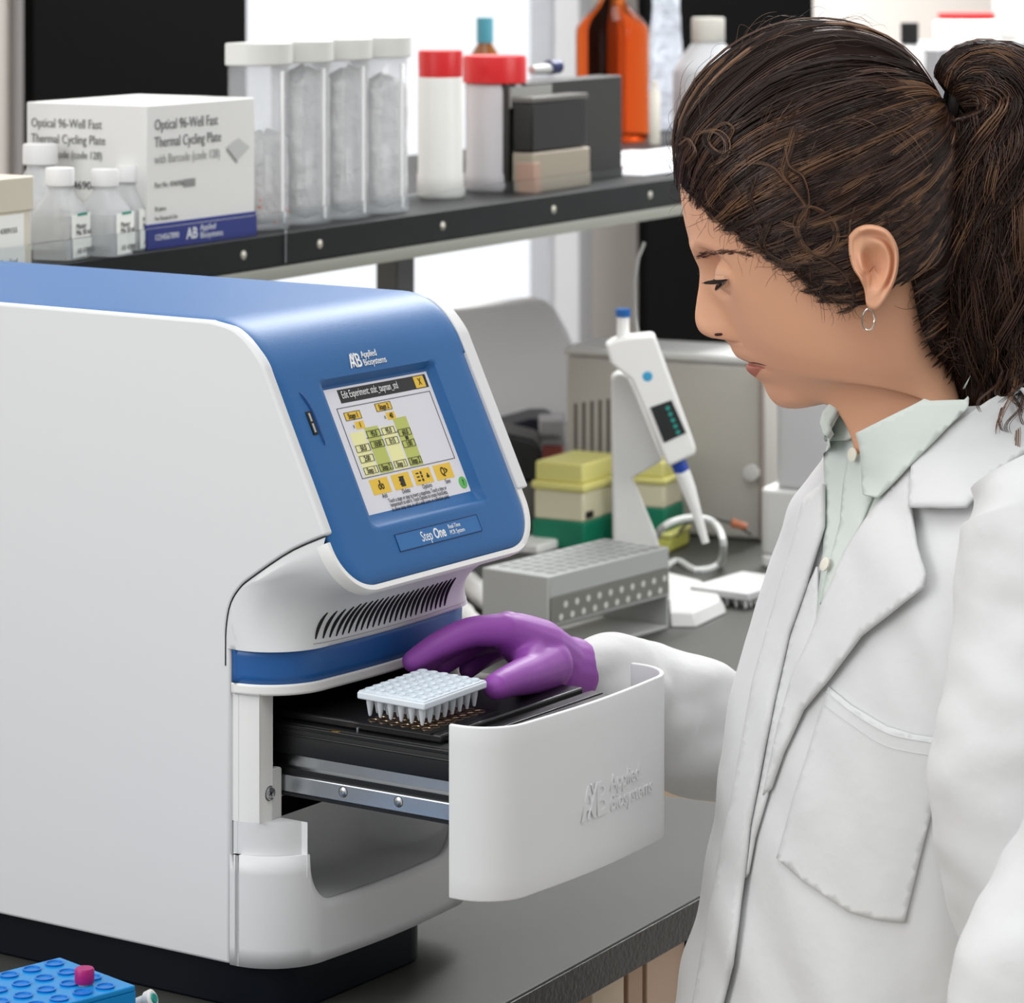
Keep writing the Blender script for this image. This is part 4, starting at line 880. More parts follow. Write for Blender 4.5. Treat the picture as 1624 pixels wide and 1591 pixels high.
# non-uniform sampling so the nose and lips get more rows
wts = [1.2]*5+[1.5]*3+[3]*18+[2]*6+[1]*5; wts = wts[:len(ST)-1]; tot = sum(wts); cum = [0]
for w_ in wts: cum.append(cum[-1]+w_/tot)
def tst(q):
    i = 0
    while i < len(wts)-1 and cum[i+1] < q: i += 1
    return (i+(q-cum[i])/(cum[i+1]-cum[i]))/(len(ST)-1)
EYE = on_y(1164, 437, YH-.031) 
EYE2 = Vector((EYE.x, 2*YH-EYE.y, EYE.z))
LIFT = [0]*16+[.001,.002,.003,.004,.005,.006,.007,.009,.012,.016,.021,.025,.028,.031,.031,.026,.018,.008,.002,0,0,0]
assert len(LIFT) == len(ST)
rows = []; lipflag = []
MLINE = 21/(len(ST)-1)
for i in range(NST):
    t = tst(i/(NST-1)); fu, fv, bu, bv, w_, ef = [cm(c, t) for c in cols]; nu, nv, ns, npw = [cm(c, t) for c in ncol]
    Fp = on_y(fu, fv, YH); Bp = on_y(bu, bv, YH); Np = on_y(nu, nv, YH); row = []; fl = []
    si = t*(len(ST)-1)
    for a in th:
        x = (1-math.cos(a))/2; s_ = abs(math.sin(a)); e = ef if abs(a) < math.pi/2 else .92
        y = w_*s_**e*(1-.0*x)
        # temples and cheek hollows
        ay = y
        P = Fp.lerp(Bp, x); P.z += cm(LIFT, t)*math.sin(math.pi*x)
        if abs(a) < 1.3:
            g = math.exp(-(ay/max(.004, ns))**npw)
            if (Np-Fp).length > 1e-4: P = P+(Np-Fp)*g
            # cheekbone fullness and soft hollows
            ch = math.exp(-((si-12.5)/3.2)**2-((ay-.045)/.016)**2); P.x -= .0035*ch
            mu = math.exp(-((si-21)/1.0)**2-((ay-.0245)/.004)**2); P.x += .0016*mu
            nl = math.exp(-((si-14.0)/1.5)**2-((ay-.0178)/.0024)**2); P.x += .0024*nl
            no = math.exp(-((si-15.6)/.55)**2-((ay-.0075)/.0032)**2); P.x += .003*no; P.z += .002*no
            ph = math.exp(-((si-18)/1.2)**2-(ay/.003)**2); P.x += .0007*ph
            lipb = math.exp(-((si-22.8)/1.2)**2-(ay/.016)**2)
        P.y = YH+math.copysign(y, -a)
        for E_ in (EYE, EYE2):
            d_ = P-E_; r2 = math.hypot(d_.y, d_.z)
            if d_.x < .008 and r2 < .026:
                wt = 1-smooth01((r2-.0095)/.0125)
                G_ = Vector((-.93, 0, -.34)); dv_ = Vector((-math.sqrt(max(0, .0128**2-min(r2, .0126)**2)), d_.y, d_.z)).normalized()
                el_ = math.degrees(math.asin(max(-1, min(1, dv_.dot(Vector((-.34, 0, .93))))))); az__ = math.degrees(math.atan2(dv_.y, dv_.dot(G_)))
                sl = (1-smooth01((abs(az__)-44)/14))*(1-smooth01((abs(el_+3)-11)/7)); rs = .0129-.0026*sl
                tgt = E_.x-math.sqrt(max(0, rs**2-min(r2, rs*.98)**2))
                P.x += (tgt-P.x)*wt
            cr_ = math.exp(-((math.hypot(d_.y, d_.z-.0005)-.0150)/.0012)**2)*smooth01(d_.z/.006)
            if abs(a) < 1.2: P.x += .0011*cr_
            # brow ridge and upper lid fold
            br = math.exp(-((d_.z-.0165)/.006)**2-((abs(P.y-YH)-.027)/.017)**2); P.x -= .0022*br if abs(a) < 1.2 else 0
        row.append(P)
        sl_ = ay
        m_ = 21.0
        up_ = (m_-si)/2.2; dn_ = (si-m_)/3.2; q = max(up_, dn_); fl.append(q >= 0 and q+(ay/.0255)**1.8 < 1 and abs(a) < 1.3)
    rows.append(row); lipflag.append(fl)
import numpy as np   # even out the cheeks and neck, leaving the middle of the face crisp
RA = np.array([[tuple(p) for p in r] for r in rows]); WT = np.clip((np.abs(RA[:, :, 1]-YH)-.021)/.016, 0, 1); WT = (WT*WT*(3-2*WT)*.5)[:, :, None]; WT[:26] = 0
eyedist = np.sqrt((RA[:, :, 0]-EYE.x)**2+(RA[:, :, 2]-EYE.z)**2); WT *= np.clip((eyedist-.017)/.008, 0, 1)[:, :, None]
for _ in range(260): RA[1:-1] = RA[1:-1]*(1-WT[1:-1])+(RA[:-2]+RA[2:])/2*WT[1:-1]
rows = [[Vector(p) for p in r] for r in RA.tolist()]
hb = MB(); hb.add([p for r in rows for p in r], [(i*NSEG+k, i*NSEG+(k+1) % NSEG, (i+1)*NSEG+(k+1) % NSEG, (i+1)*NSEG+k) for i in range(NST-1) for k in range(NSEG)]+[tuple(range(NSEG))])
nlip = len(hb.f)
skin_bvh = BVHTree.FromPolygons([Vector(v) for v in hb.v], hb.f)
# ear (near and far side)
EO = [(1346,374), (1359,361), (1379,356), (1403,362), (1417,377), (1425,399), (1424,429), (1416,455), (1404,476), (1392,490), (1382,491), (1374,483), (1371,462), (1364,444), (1352,425), (1346,400)]
EC = (1386, 424)
def ear(side):
    n = 72; m = 26; vs = []; Yb = YH-.0788
    O_ = [Vector((p[0], p[1], 0)) for p in EO]; cl = catmull(O_+[O_[0]], n+1)[:n]
    for k in range(n):
        o = cl[k]; an = math.atan2(o.y-EC[1], o.x-EC[0])
        back = smooth01((math.cos(an)+.55)/1.1); lobe = smooth01((math.sin(an)-.75)/.25)
        for j in range(m+4):
            r = min(1, j/(m-1)); rr = r if j < m else 1-.03*(j-m+1)
            u = EC[0]+(o.x-EC[0])*rr; v = EC[1]+(o.y-EC[1])*rr
            rim = math.exp(-((r-.90)/.075)**2)*(1-lobe); groove = math.exp(-((r-.76)/.06)**2)*(1-lobe)*back
            anti = math.exp(-((r-.60)/.10)**2)*(1-lobe*.7)*back; concha = math.exp(-(r/.42)**4)
            trag = math.exp(-((r-.55)/.2)**2)*smooth01((-math.cos(an)-.7)/.3)
            h = .0105+.0055*back*r+.0042*rim-.0030*groove+.0028*anti-.0070*concha*(1-.3*lobe)+.003*trag
            if r > .95: h -= .002*((r-.95)/.05)
            if j >= m: h -= .0035*(j-m+1)
            h *= (.35+.65*smooth01((u-1344)/26.0))
            P = on_y(u, v, Yb-h); 
            if side: P = Vector((P.x, 2*YH-P.y, P.z))
            vs.append(tuple(P))
    M_ = m+4; fs = [(k*M_+j, ((k+1) % n)*M_+j, ((k+1) % n)*M_+j+1, k*M_+j+1) for k in range(n) for j in range(M_-1)]
    return vs, fs
for sd in (0, 1): hb.add(*ear(sd))
# eyelids: spherical shells with an almond slit, looking down
def lid(E_, sg):
    G = Vector((-.93, -.12*sg, -.34)).normalized(); U = Vector((-.34, 0, .93)).normalized(); Rr = U.cross(G).normalized(); U = G.cross(Rr)*1.0
    if U.z < 0: U = -U
    for part in (0, 1):
        vs = []; nu, nv = 30, 12
        for i in range(nu):
            az_ = math.radians(-62+124*i/(nu-1)); c = math.cos(az_*90/62*1.0) if abs(az_) < math.radians(62) else 0; c = max(0, c)
            e_hi = math.radians(2+6*c); e_lo = math.radians(2-17*c)
            for j in range(nv):
                q = j/(nv-1)
                el = e_hi+math.radians(30)*q if part == 0 else e_lo-math.radians(24)*q
                rr = .01340+(.0003 if j == 0 else 0)-.0008*smooth01(q/.9)-.0008*smooth01((abs(math.degrees(az_))-40)/20)-(.0004*math.exp(-((q-.5)/.1)**2) if part == 0 else 0)
                d_ = G*(math.cos(el)*math.cos(az_))+Rr*(math.cos(el)*math.sin(az_))+U*math.sin(el)
                vs.append(tuple(E_+d_*rr))
            # thickness edge
        fs = [(i*nv+j, (i+1)*nv+j, (i+1)*nv+j+1, i*nv+j+1) for i in range(nu-1) for j in range(nv-1)]
        hb.add(vs, fs)
    return G, Rr, U
GN = lid(EYE, 1); GF = lid(EYE2, -1)
nface = len(hb.f)
me_ = local(MB().add(hb.v, hb.f))
bme = bpy.data.meshes.new('body'); bme.from_pydata(me_.v, [], me_.f); bme.materials.append(skin); bme.materials.append(lipm)
for p in bme.polygons: p.use_smooth = True
for i in range(NST-1):
    for k in range(NSEG):
        if lipflag[i][k] and lipflag[i+1][k]: bme.polygons[i*NSEG+k].material_index = 1
body_o = link(bpy.data.objects.new('body', bme), person)
nm_ = mat('nostril_dark', (60, 26, 20), .8)
# eyeballs, lashes, brows
eyew = mat('eye_white', (214, 206, 200), .15); iris = mat('eye_iris', (44, 32, 26), .1)
for E_, (G, Rr, U) in ((EYE, GN), (EYE2, GF)):
    eb = MB(); Mx = Matrix.Translation(E_-PO) @ G.to_track_quat('Z', 'Y').to_matrix().to_4x4()
    eb.lathe([(0, -.0122)]+[(.0122*math.sin(a*math.pi/20), -.0122*math.cos(a*math.pi/20)) for a in range(1, 18)]+[(.0055, .0109), (.0, .0110)], seg=28, M=Mx)
    eo = eb.build('eyeball', eyew, body_o, smooth=180)
    MB().lathe([(.0060, .0107), (.0058, .0112), (.0035, .0124), (0, .0128)], seg=24, M=Mx).build('iris', iris, eo, smooth=180)
lashm = mat('lash_dark', (22, 14, 12), .7); hairm = [mat('hair_dark', (40, 25, 19), .42, spec=.5), mat('hair_brown', (74, 48, 34), .4, spec=.6), mat('hair_light', (122, 88, 62), .4, spec=.6)]
rnd = random.Random(11)
for E_, (G, Rr, U), sg in ((EYE, GN, 1), (EYE2, GF, -1)):
    lm = MB()
    for k in range(46):
        a0_ = math.radians(-56+112*k/45); c = max(0, math.cos(a0_*90/62)); el = math.radians(2+6*c)
        d_ = G*(math.cos(el)*math.cos(a0_))+Rr*(math.cos(el)*math.sin(a0_))+U*math.sin(el); b_ = E_+d_*.0139-PO
        L_ = .0075+.002*rnd.random(); dr_ = (d_+Vector((-.25, 0, -.55))).normalized(); p1 = b_+dr_*L_*.5; p2 = p1+(dr_+Vector((-.2, 0, .5))).normalized()*L_*.5
        lm.tube([b_, p1, p2], [.00028, .0002, .00008], 4)
        if k % 2:
            el = math.radians(2-16*c); d_ = G*(math.cos(el)*math.cos(a0_))+Rr*(math.cos(el)*math.sin(a0_))+U*math.sin(el); b_ = E_+d_*.0137-PO
            lm.tube([b_, b_+(d_+Vector((0, 0, -.8))).normalized()*.0032], [.0002, .00007], 4)
    ln = []
    for k in range(25):
        a0_ = math.radians(-58+116*k/24); c = max(0, math.cos(a0_*90/62)); el = math.radians(1.4+6*c)
        ln.append(E_+(G*(math.cos(el)*math.cos(a0_))+Rr*(math.cos(el)*math.sin(a0_))+U*math.sin(el))*.01365-PO)
    lm.tube(ln, .00042, 5)
    lm.build('eyelashes', lashm, body_o)
def on_skin(u, v, lift=.0):   # the near-side skin point seen at u,v
    d_ = Vector(((u-CU)/F, 1, -(v-HV)/F)).normalized(); h_, n_, i_, t_ = skin_bvh.ray_cast(Vector((0, 0, CZ)), d_)
    return (h_+n_*lift if n_.y < 0 else h_-n_*lift) if h_ else None
bm_ = MB()
for k in range(125):
    q = rnd.random()**1.25; u = 1101+(86)*q; v = 407-9*math.sin(q*2.2)+6*q*q+rnd.uniform(-4.5, 4.5)*(1-.55*q); P = on_skin(u, v, .0003)
    if P is None: continue
    P2 = on_skin(u+rnd.uniform(5, 10), v-rnd.uniform(0, 4), .0006) or P+Vector((.003, 0, .001))
    if (P2-P).length < .02: bm_.tube([P-PO, (P+P2)/2-PO+Vector((0, -.0003, 0)), P2-PO], [.00016, .00016, .00005], 4)
for nm__, pts_, rr_, col_ in (('mouth_line', [(1187,574.5), (1196,575.5), (1206,577.5), (1215,580)], .0007, mat('mouth_dark', (96, 44, 36), .6)), ('nostril', [(1133,531), (1140,530.5), (1146,530)], .0011, nm_)):
    q_ = [on_skin(u, v, -.0001) for u, v in pts_]
    if all(q_): MB().tube([p-PO for p in catmull(q_, 9)], [rr_*.3, rr_*.7, rr_, rr_, rr_, rr_, rr_*.9, rr_*.6, rr_*.3], 6).build(nm__, col_, body_o)
bm_.build('eyebrow', mat('brow_brown', (72, 48, 38), .6), body_o)
# earrings
silver = mat('silver', (226, 222, 214), .15, metal=1.0)
eP = on_y(1377, 507, YH-.0905)
MB().tube([eP-PO+Vector((math.cos(a)*.0041, .0012*math.sin(a*2), math.sin(a)*.0072)) for a in [2*math.pi*i/36 for i in range(36)]], .0006, 7, closed=True).build('hoop_earring', silver, person)
eQ = on_y(1381, 474, YH-.0895)
MB().lathe([(.0, 0), (.0016, .0003), (.0011, .0012), (0, .0014)], seg=10, M=Matrix.Translation(eQ-PO) @ Matrix.Rotation(math.pi/2, 4, 'X')).build('stud_earring', silver, person)

# ---- hair
HC = on_y(1292, 262, YH); HR = .1005; HW = .0815
def hair_pt(d_, k=1.0):   # unit direction -> point on the hair surface, pushed outside the skin
    P = Vector((HC.x+d_.x*HR*k, YH+d_.y*HW*k, HC.z+d_.z*HR*k))
    s_ = -1 if d_.y < 0 else 1
    h_, n_, i_, t_ = skin_bvh.ray_cast(Vector((P.x, YH+s_*.3, P.z)), Vector((0, -s_, 0)))
    if h_ is not None:
        off = .0035*k
        if s_ < 0 and P.y > h_.y-off: P.y = h_.y-off-min(.002, max(-.002, (k-1)*.08))
        if s_ > 0 and P.y < h_.y+off: P.y = h_.y+off
    return P
def dir_of(u, v):   # near-side direction for photo position
    yo = -.05
    for _ in range(6):
        Q = on_y(u, v, YH+yo); x = (Q.x-HC.x)/HR; z = (Q.z-HC.z)/HR; r2 = x*x+z*z; yo = -HW*math.sqrt(max(.0, 1-r2)) if r2 < 1 else 0
    d_ = Vector((x, yo/HW, z)); return d_.normalized()
HL = [(1080,288), (1092,318), (1118,345), (1150,368), (1185,392), (1212,404), (1240,424), (1262,446), (1288,464), (1312,474), (1334,462), (1347,432), (1344,392), (1352,364), (1378,352), (1404,356), (1424,376), (1434,420), (1441,468), (1452,515), (1472,560), (1500,588), (1522,604)]
HD = [dir_of(*p) for p in HL]; HD[0] = Vector((HD[0].x, 0, HD[0].z)).normalized(); HD[-1] = Vector((HD[-1].x, 0, HD[-1].z)).normalized()
TD = Vector(((1508-1292)/2290/HR, 0, (262-158)/2290/HR)).normalized()
def hl(t):
    k = t*(len(HD)-1); i = min(int(k), len(HD)-2); return HD[i].lerp(HD[i+1], k-i).normalized()
HK = [max(1, math.hypot(p[0]-1292, p[1]-262)/231.0) for p in HL]
def hk(t):
    k = t*(len(HK)-1); i = min(int(k), len(HK)-2); return HK[i]*(1-k+i)+HK[i+1]*(k-i)
def slerp(a, b, q):
    w_ = a.angle(b); 
    if w_ < 1e-4: return a.copy()
    return (a*math.sin((1-q)*w_)+b*math.sin(q*w_))/math.sin(w_)
def path(d0, q, side, lift=0.0, ph=0.0, t=0):
    e = slerp(d0, TD, q*.97)
    k = .955+.045*smooth01(q/.18)+lift-.03*smooth01((q-.85)/.15)
    # soft waves running across the locks
    k += .010*math.sin(q*9+ph)*smooth01(q/.2)*(1-smooth01((q-.8)/.2))
    k *= 1+(hk(t)-1)*(1-smooth01(q/.75))
    e = Vector((e.x, min(e.y, -.004)*side, e.z)); return hair_pt(e, k)
sh = MB()
for side in (1, -1):
    sh.grid(lambda t, q: path(hl(t), q, side, -.012, 6*math.sin(t*17), t), 120, 40)
sh.v = [tuple(Vector(v)-PO) for v in sh.v]
hr = sh.build('hair', mat('hair_under', (34, 21, 16), .8, spec=.15), person, smooth=180)
def strands(name, gen, count, par, mats=(0, 1, 2), weights=(.5, .38, .12), seed=1, seg=3):
    rnd = random.Random(seed); buf = [MB(), MB(), MB()]
    for c in range(count):
        out = gen(rnd, c)
        if not out: continue
        mi = rnd.choices((0, 1, 2), weights)[0]
        for pts, r in out:
            n = len(pts); buf[mi].tube([Vector(p)-PO for p in pts], [r*min(1, .35+i*.5)*(1 if i < n-3 else (n-i)/3.2) for i in range(n)], seg, cap=False)
    V = []; Fc = []; MI = []
    for i, b in enumerate(buf):
        n = len(V); V += b.v; Fc += [tuple(q+n for q in f) for f in b.f]; MI += [i]*len(b.f)
    me = bpy.data.meshes.new(name); me.from_pydata(V, [], Fc)
    for m in hairm: me.materials.append(m)
    me.polygons.foreach_set('material_index', MI); me.polygons.foreach_set('use_smooth', [True]*len(MI)); return link(bpy.data.objects.new(name, me), par)
def lockgen(rnd, c):
    t = rnd.random(); side = 1 if rnd.random() < .80 else -1; ph = 6*math.sin(t*17); q0 = rnd.choice((0, 0, rnd.uniform(0, .6))); q1 = min(1, q0+rnd.uniform(.45, 1)) if rnd.random() < .45 else 1
    d0 = hl(t); lf = rnd.uniform(-.004, .014); out = []; a1 = rnd.uniform(0, 6.28); fr = rnd.uniform(6, 16); am = rnd.uniform(.001, .0052)*(1.2 if t < .5 else .7)
    jig = Vector((rnd.uniform(-1, 1), rnd.uniform(-1, 1), rnd.uniform(-1, 1)))*.06; d0 = (d0+jig*(.6 if q0 == 0 else 1)).normalized()
    if d0.y > 0: d0.y = 0
    N_ = 20
    for s in range(rnd.randint(7, 11)):
        o1 = rnd.uniform(-.018, .018); o2 = rnd.uniform(-.003, .003); pts = []; dd = (d0+Vector((rnd.uniform(-1, 1), rnd.uniform(-1, 1), rnd.uniform(-1, 1)))*.018).normalized()
        if dd.y > 0: dd.y = 0
        for i in range(N_):
            q = q0+(q1-q0)*i/(N_-1); P = path(dd, q, side, lf+o2, ph, t); w_ = math.sin(fr*q+a1)*am*(1-.6*q); w2 = math.cos(fr*q+a1)*am*(1-.6*q)
            P = P+Vector((w_*.5, -abs(w2)*.5*side, w2)); pts.append(P)
        out.append((pts, rnd.uniform(.00022, .00042)))
    return out
strands('hair_strands', lockgen, 900, hr, seed=5)
# frizz at hairline and loose curls
def frizz(rnd, c):
    t = rnd.choice((rnd.uniform(0, .42), rnd.uniform(0, .42), rnd.uniform(0, .55), rnd.uniform(.7, 1.0))); d0 = hl(t); P = path(d0, 0.02, 1 if rnd.random() < .85 else -1, .01, 0, t); out = []
    L_ = rnd.uniform(.008, .024); a = rnd.uniform(0, 6.28); cr = rnd.uniform(.0015, .005); fr = rnd.uniform(2, 6)
    dv = Vector((rnd.uniform(-.3, .8), rnd.uniform(-.5, .1), rnd.uniform(-.5, .6))).normalized(); sd = dv.cross(Vector((0, 1, 0))).normalized()
    pts = [P+dv*L_*(i/11)+sd*cr*math.sin(fr*i/11+a)-sd*cr*math.sin(a)+Vector((0, -abs(cr)*.5*math.sin(i/11*3.1), 0)) for i in range(12)]
    return [(pts, rnd.uniform(.00010, .0002))]
strands('hairline_frizz', frizz, 620, hr, seed=8, weights=(.4, .45, .15))
def flya(rnd, c):
    t = rnd.uniform(.0, .12); q = rnd.uniform(.02, .75); sd = rnd.choice((1, 1, -1)); P = path(hl(t), q, sd, .0, 0, t); out = (P-Vector((HC.x, YH, HC.z))).normalized(); tg = Vector((out.z, rnd.uniform(-.4, .4), -out.x)).normalized()
    L_ = rnd.uniform(.015, .04); a = rnd.uniform(0, 6.28); cr = rnd.uniform(.001, .004); fr = rnd.uniform(3, 9)
    hgt = rnd.uniform(.002, .009)
    return [([P+tg*L_*(i/13)+out*(hgt*math.sin(i/13*math.pi*.9)+cr*math.sin(fr*i/13+a)*(i/13)) for i in range(14)], rnd.uniform(.00008, .00016))]
strands('flyaway_hairs', flya, 240, hr, seed=9, weights=(.3, .45, .25))
CURL = [[(1262,205),(1252,240),(1244,275),(1262,300),(1280,330),(1268,355),(1240,350)], [(1240,335),(1285,323),(1318,345),(1322,375),(1300,398),(1272,382),(1262,352),(1272,328)],
        [(1262,330),(1260,360),(1280,395),(1310,410),(1335,430),(1344,455),(1338,475),(1315,482)], [(1230,335),(1212,372),(1208,390),(1222,405),(1250,415),(1280,414)], [(1150,225),(1160,205),(1148,195),(1130,205),(1122,225),(1138,240),(1160,238)],
        [(1240,230),(1248,262),(1270,280),(1278,320),(1262,350)], [(1100,230),(1112,210),(1140,208),(1155,225),(1150,250),(1128,262)], [(1200,280),(1190,310),(1200,345),(1206,370)], [(1320,375),(1338,372),(1342,350),(1350,330)],
        [(1090,260),(1105,240),(1095,222),(1080,232)], [(1165,260),(1195,255),(1225,262),(1245,285)]]
def curlgen(rnd, c):
    base = CURL[c % len(CURL)]; ox, oy = rnd.uniform(-5, 5), rnd.uniform(-4, 4); out = []
    for s in range(rnd.randint(2, 5)):
        sx_, sy_ = ox+rnd.uniform(-2.0, 2.0), oy+rnd.uniform(-2, 2); pts = []
        for p in catmull([Vector((u+sx_, v+sy_, 0)) for u, v in base], 30):
            d_ = dir_of(p.x, p.y); P = hair_pt(d_, 1.02); pts.append(P+Vector((0, -.002, 0)))
        out.append((pts, rnd.uniform(.00012, .00024)))
    return out
strands('loose_curls', curlgen, 44, hr, seed=12, weights=(.35, .45, .2))
# ponytail
TP = hair_pt(TD, .98)
tie = MB(); tie.tube([TP-PO+Vector((.006+.003*math.cos(a), .015*math.sin(a), .016*math.cos(a))) for a in [2*math.pi*i/24 for i in range(24)]], .0045, 8, closed=True).build('hair_tie', mat('tie_dark', (24, 16, 14), .7), hr)
PTC = [(1512,158,.020), (1542,138,.030), (1576,160,.040), (1584,240,.048), (1582,340,.053), (1584,450,.052), (1596,540,.045), (1612,610,.034), (1625,660,.020)]
def ptc(q):
    P = catmull([Vector((a, b, c*10000)) for a, b, c in PTC], 200)[min(199, int(q*199))]; return on_y(P.x, P.y, YH), P.z/10000
pcs = [ptc(i/60) for i in range(61)]
def pcat(q):
    k = min(max(q, 0), .9999)*60; i = int(k); return pcs[i][0].lerp(pcs[i+1][0], k-i), pcs[i][1]*(1-k+i)+pcs[i+1][1]*(k-i)
pv = MB()
def pvf(u, q):
    c, r = pcat(q*.97); a = 2*math.pi*u; r *= .80*(1+.18*noise.noise(Vector((math.cos(a)*2, math.sin(a)*2, q*9)))); t_ = (pcat(q+.02)[0]-pcat(q-.02)[0]).normalized(); s_ = t_.cross(Vector((0, 1, 0))).normalized()
    return c+s_*r*math.cos(a)+Vector((0, 1, 0))*r*.85*math.sin(a)-PO
pv.grid(pvf, 30, 40, closeu=True); pt_o = pv.build('ponytail', MATS['hair_under'], hr, smooth=180)
def pgen(rnd, c):
    a = rnd.uniform(0, 6.28); rr = math.sqrt(rnd.random())*1.0; 
    if rnd.random() < .75: rr = rnd.uniform(.8, 1.06)
    if math.sin(a) > .2 and rnd.random() < .6: a = -a
    cr = rnd.uniform(.002, .0065); fr = rnd.uniform(14, 34); ph = rnd.uniform(0, 6.28); q1 = rnd.uniform(.55, 1.0); q0 = 0 if rnd.random() < .5 else rnd.uniform(0, .4); out = []; N_ = 34; ext = rnd.uniform(0, .05) if rnd.random() < .4 else 0
    for s in range(rnd.randint(6, 10)):
        da = rnd.uniform(-.10, .10); dr = rnd.uniform(-.04, .04); pts = []; dp = rnd.uniform(-.35, .35)
        for i in range(N_):
            q = q0+(q1-q0)*i/(N_-1); cpt, r = pcat(q); t_ = (pcat(q+.02)[0]-pcat(q-.02)[0]).normalized(); s_ = t_.cross(Vector((0, 1, 0))).normalized()
            g = smooth01((q)/.25); aa_ = a+da+.5*math.sin(q*5+ph)
            P = cpt+s_*(r*(rr+dr)*math.cos(aa_)+cr*g*math.sin(fr*q+ph+dp))+Vector((0, 1, 0))*(r*.9*(rr+dr)*math.sin(aa_)+cr*g*math.cos(fr*q+ph+dp))
            if q > .8: P = P+Vector((-.10*(q-.8)*rnd.choice((1, 1)), 0, -ext*(q-.8)/.2))
            pts.append(P)
        out.append((pts, rnd.uniform(.00022, .0004)))
    return out
strands('ponytail_strands', pgen, 520, pt_o, seed=21, weights=(.42, .42, .16))
def endgen(rnd, c):
    u, v = rnd.uniform(1560, 1650), rnd.uniform(560, 640); pts = []; cr = rnd.uniform(.002, .007); fr = rnd.uniform(4, 10); ph = rnd.uniform(0, 6.28); L_ = rnd.uniform(60, 150); y0 = rnd.uniform(-.035, .0); dx = rnd.uniform(-28, 22); out = []
    for s in range(5):
        b = rnd.uniform(-4, 4); pts = []
        for i in range(18):
            q = i/17; P = on_y(u+b+dx*q, v+L_*q, YH+y0-.045*smooth01(q*1.3)); pts.append(P+Vector((cr*math.sin(fr*q+ph), cr*.5*math.cos(fr*q+ph), 0)))
        out.append((pts, rnd.uniform(.0002, .00034)))
    return out
strands('ponytail_ends', endgen, 46, pt_o, seed=23, weights=(.35, .45, .2))

# ---- glove
def remesh(name, mb, vox, m, parent, smooth_it=6):
    o = mb.build('tmp', m, None, smooth=0)
    md = o.modifiers.new('r', 'REMESH'); md.mode = 'VOXEL'; md.voxel_size = vox; md.use_smooth_shade = True
    m2 = o.modifiers.new('s', 'SMOOTH'); m2.iterations = smooth_it; m2.factor = .5
    dg = bpy.context.evaluated_depsgraph_get(); me = bpy.data.meshes.new_from_object(o.evaluated_get(dg)); me.name = name
    bpy.data.objects.remove(o)
    me.materials.clear(); me.materials.append(m)
    for p in me.polygons: p.use_smooth = True
    return link(bpy.data.objects.new(name, me), parent)
def ball(mb, c, r, n=12):
    mb.lathe([(0, -r)]+[(r*math.sin(math.pi*k/n), -r*math.cos(math.pi*k/n)) for k in range(1, n)]+[(0, r)], c=c, seg=18)
def chain(mb, pts, rs, sub=4):
    P = catmull(pts, (len(pts)-1)*sub+1); n = len(P); R = [rs[min(int(i/sub), len(rs)-2)]*(1-(i/sub-min(int(i/sub), len(rs)-2)))+rs[min(int(i/sub), len(rs)-2)+1]*(i/sub-min(int(i/sub), len(rs)-2)) for i in range(n)]
    mb.tube(P, R, 16)
    for i in (0, n-1): ball(mb, P[i], R[i])
gm = mat('purple_nitrile', (146, 74, 166), .48, spec=.45, bump=(260, .10, .0012))
G = lambda u, v, Y: on_y(u, v, Y)-PO
hd = MB()
wr_ = G(888, 1060, 2.497)
chain(hd, [G(798, 1000, 2.437), G(745, 1003, 2.425), G(695, 1024, 2.412), G(655, 1049, 2.404)], [.0122, .0108, .0098, .0080])     # index
chain(hd, [G(806, 998, 2.462), G(752, 1003, 2.452), G(706, 1026, 2.436), G(668, 1052, 2.424)], [.0122, .0108, .0096, .0080])    # middle
chain(hd, [G(820, 1005, 2.484), G(772, 1012, 2.476), G(730, 1034, 2.462), G(700, 1056, 2.448)], [.0115, .0102, .0092, .0076])   # ring
chain(hd, [G(838, 1018, 2.502), G(798, 1026, 2.496), G(764, 1044, 2.484), G(742, 1062, 2.472)], [.0105, .0090, .0082, .0068])   # little
chain(hd, [G(868, 1056, 2.462), G(838, 1070, 2.422), G(808, 1080, 2.392), G(787, 1089, 2.374)], [.0190, .0140, .0112, .0094])   # thumb
chain(hd, [wr_, G(850, 1030, 2.470), G(798, 1000, 2.437)], [.0235, .0225, .0125])
chain(hd, [wr_, G(850, 1028, 2.485), G(806, 998, 2.462)], [.0235, .0225, .0130])
chain(hd, [wr_, G(855, 1032, 2.492), G(820, 1005, 2.484)], [.0235, .0215, .0125])
chain(hd, [wr_, G(865, 1040, 2.505), G(838, 1018, 2.502)], [.0230, .0200, .0115])
chain(hd, [G(840, 1022, 2.455), G(838, 1066, 2.424)], [.0125, .0120])
chain(hd, [G(903, 1064, 2.507), G(880, 1060, 2.492)], [.0250, .0244])
glove = remesh('purple_glove', hd, .0014, gm, person, 7)
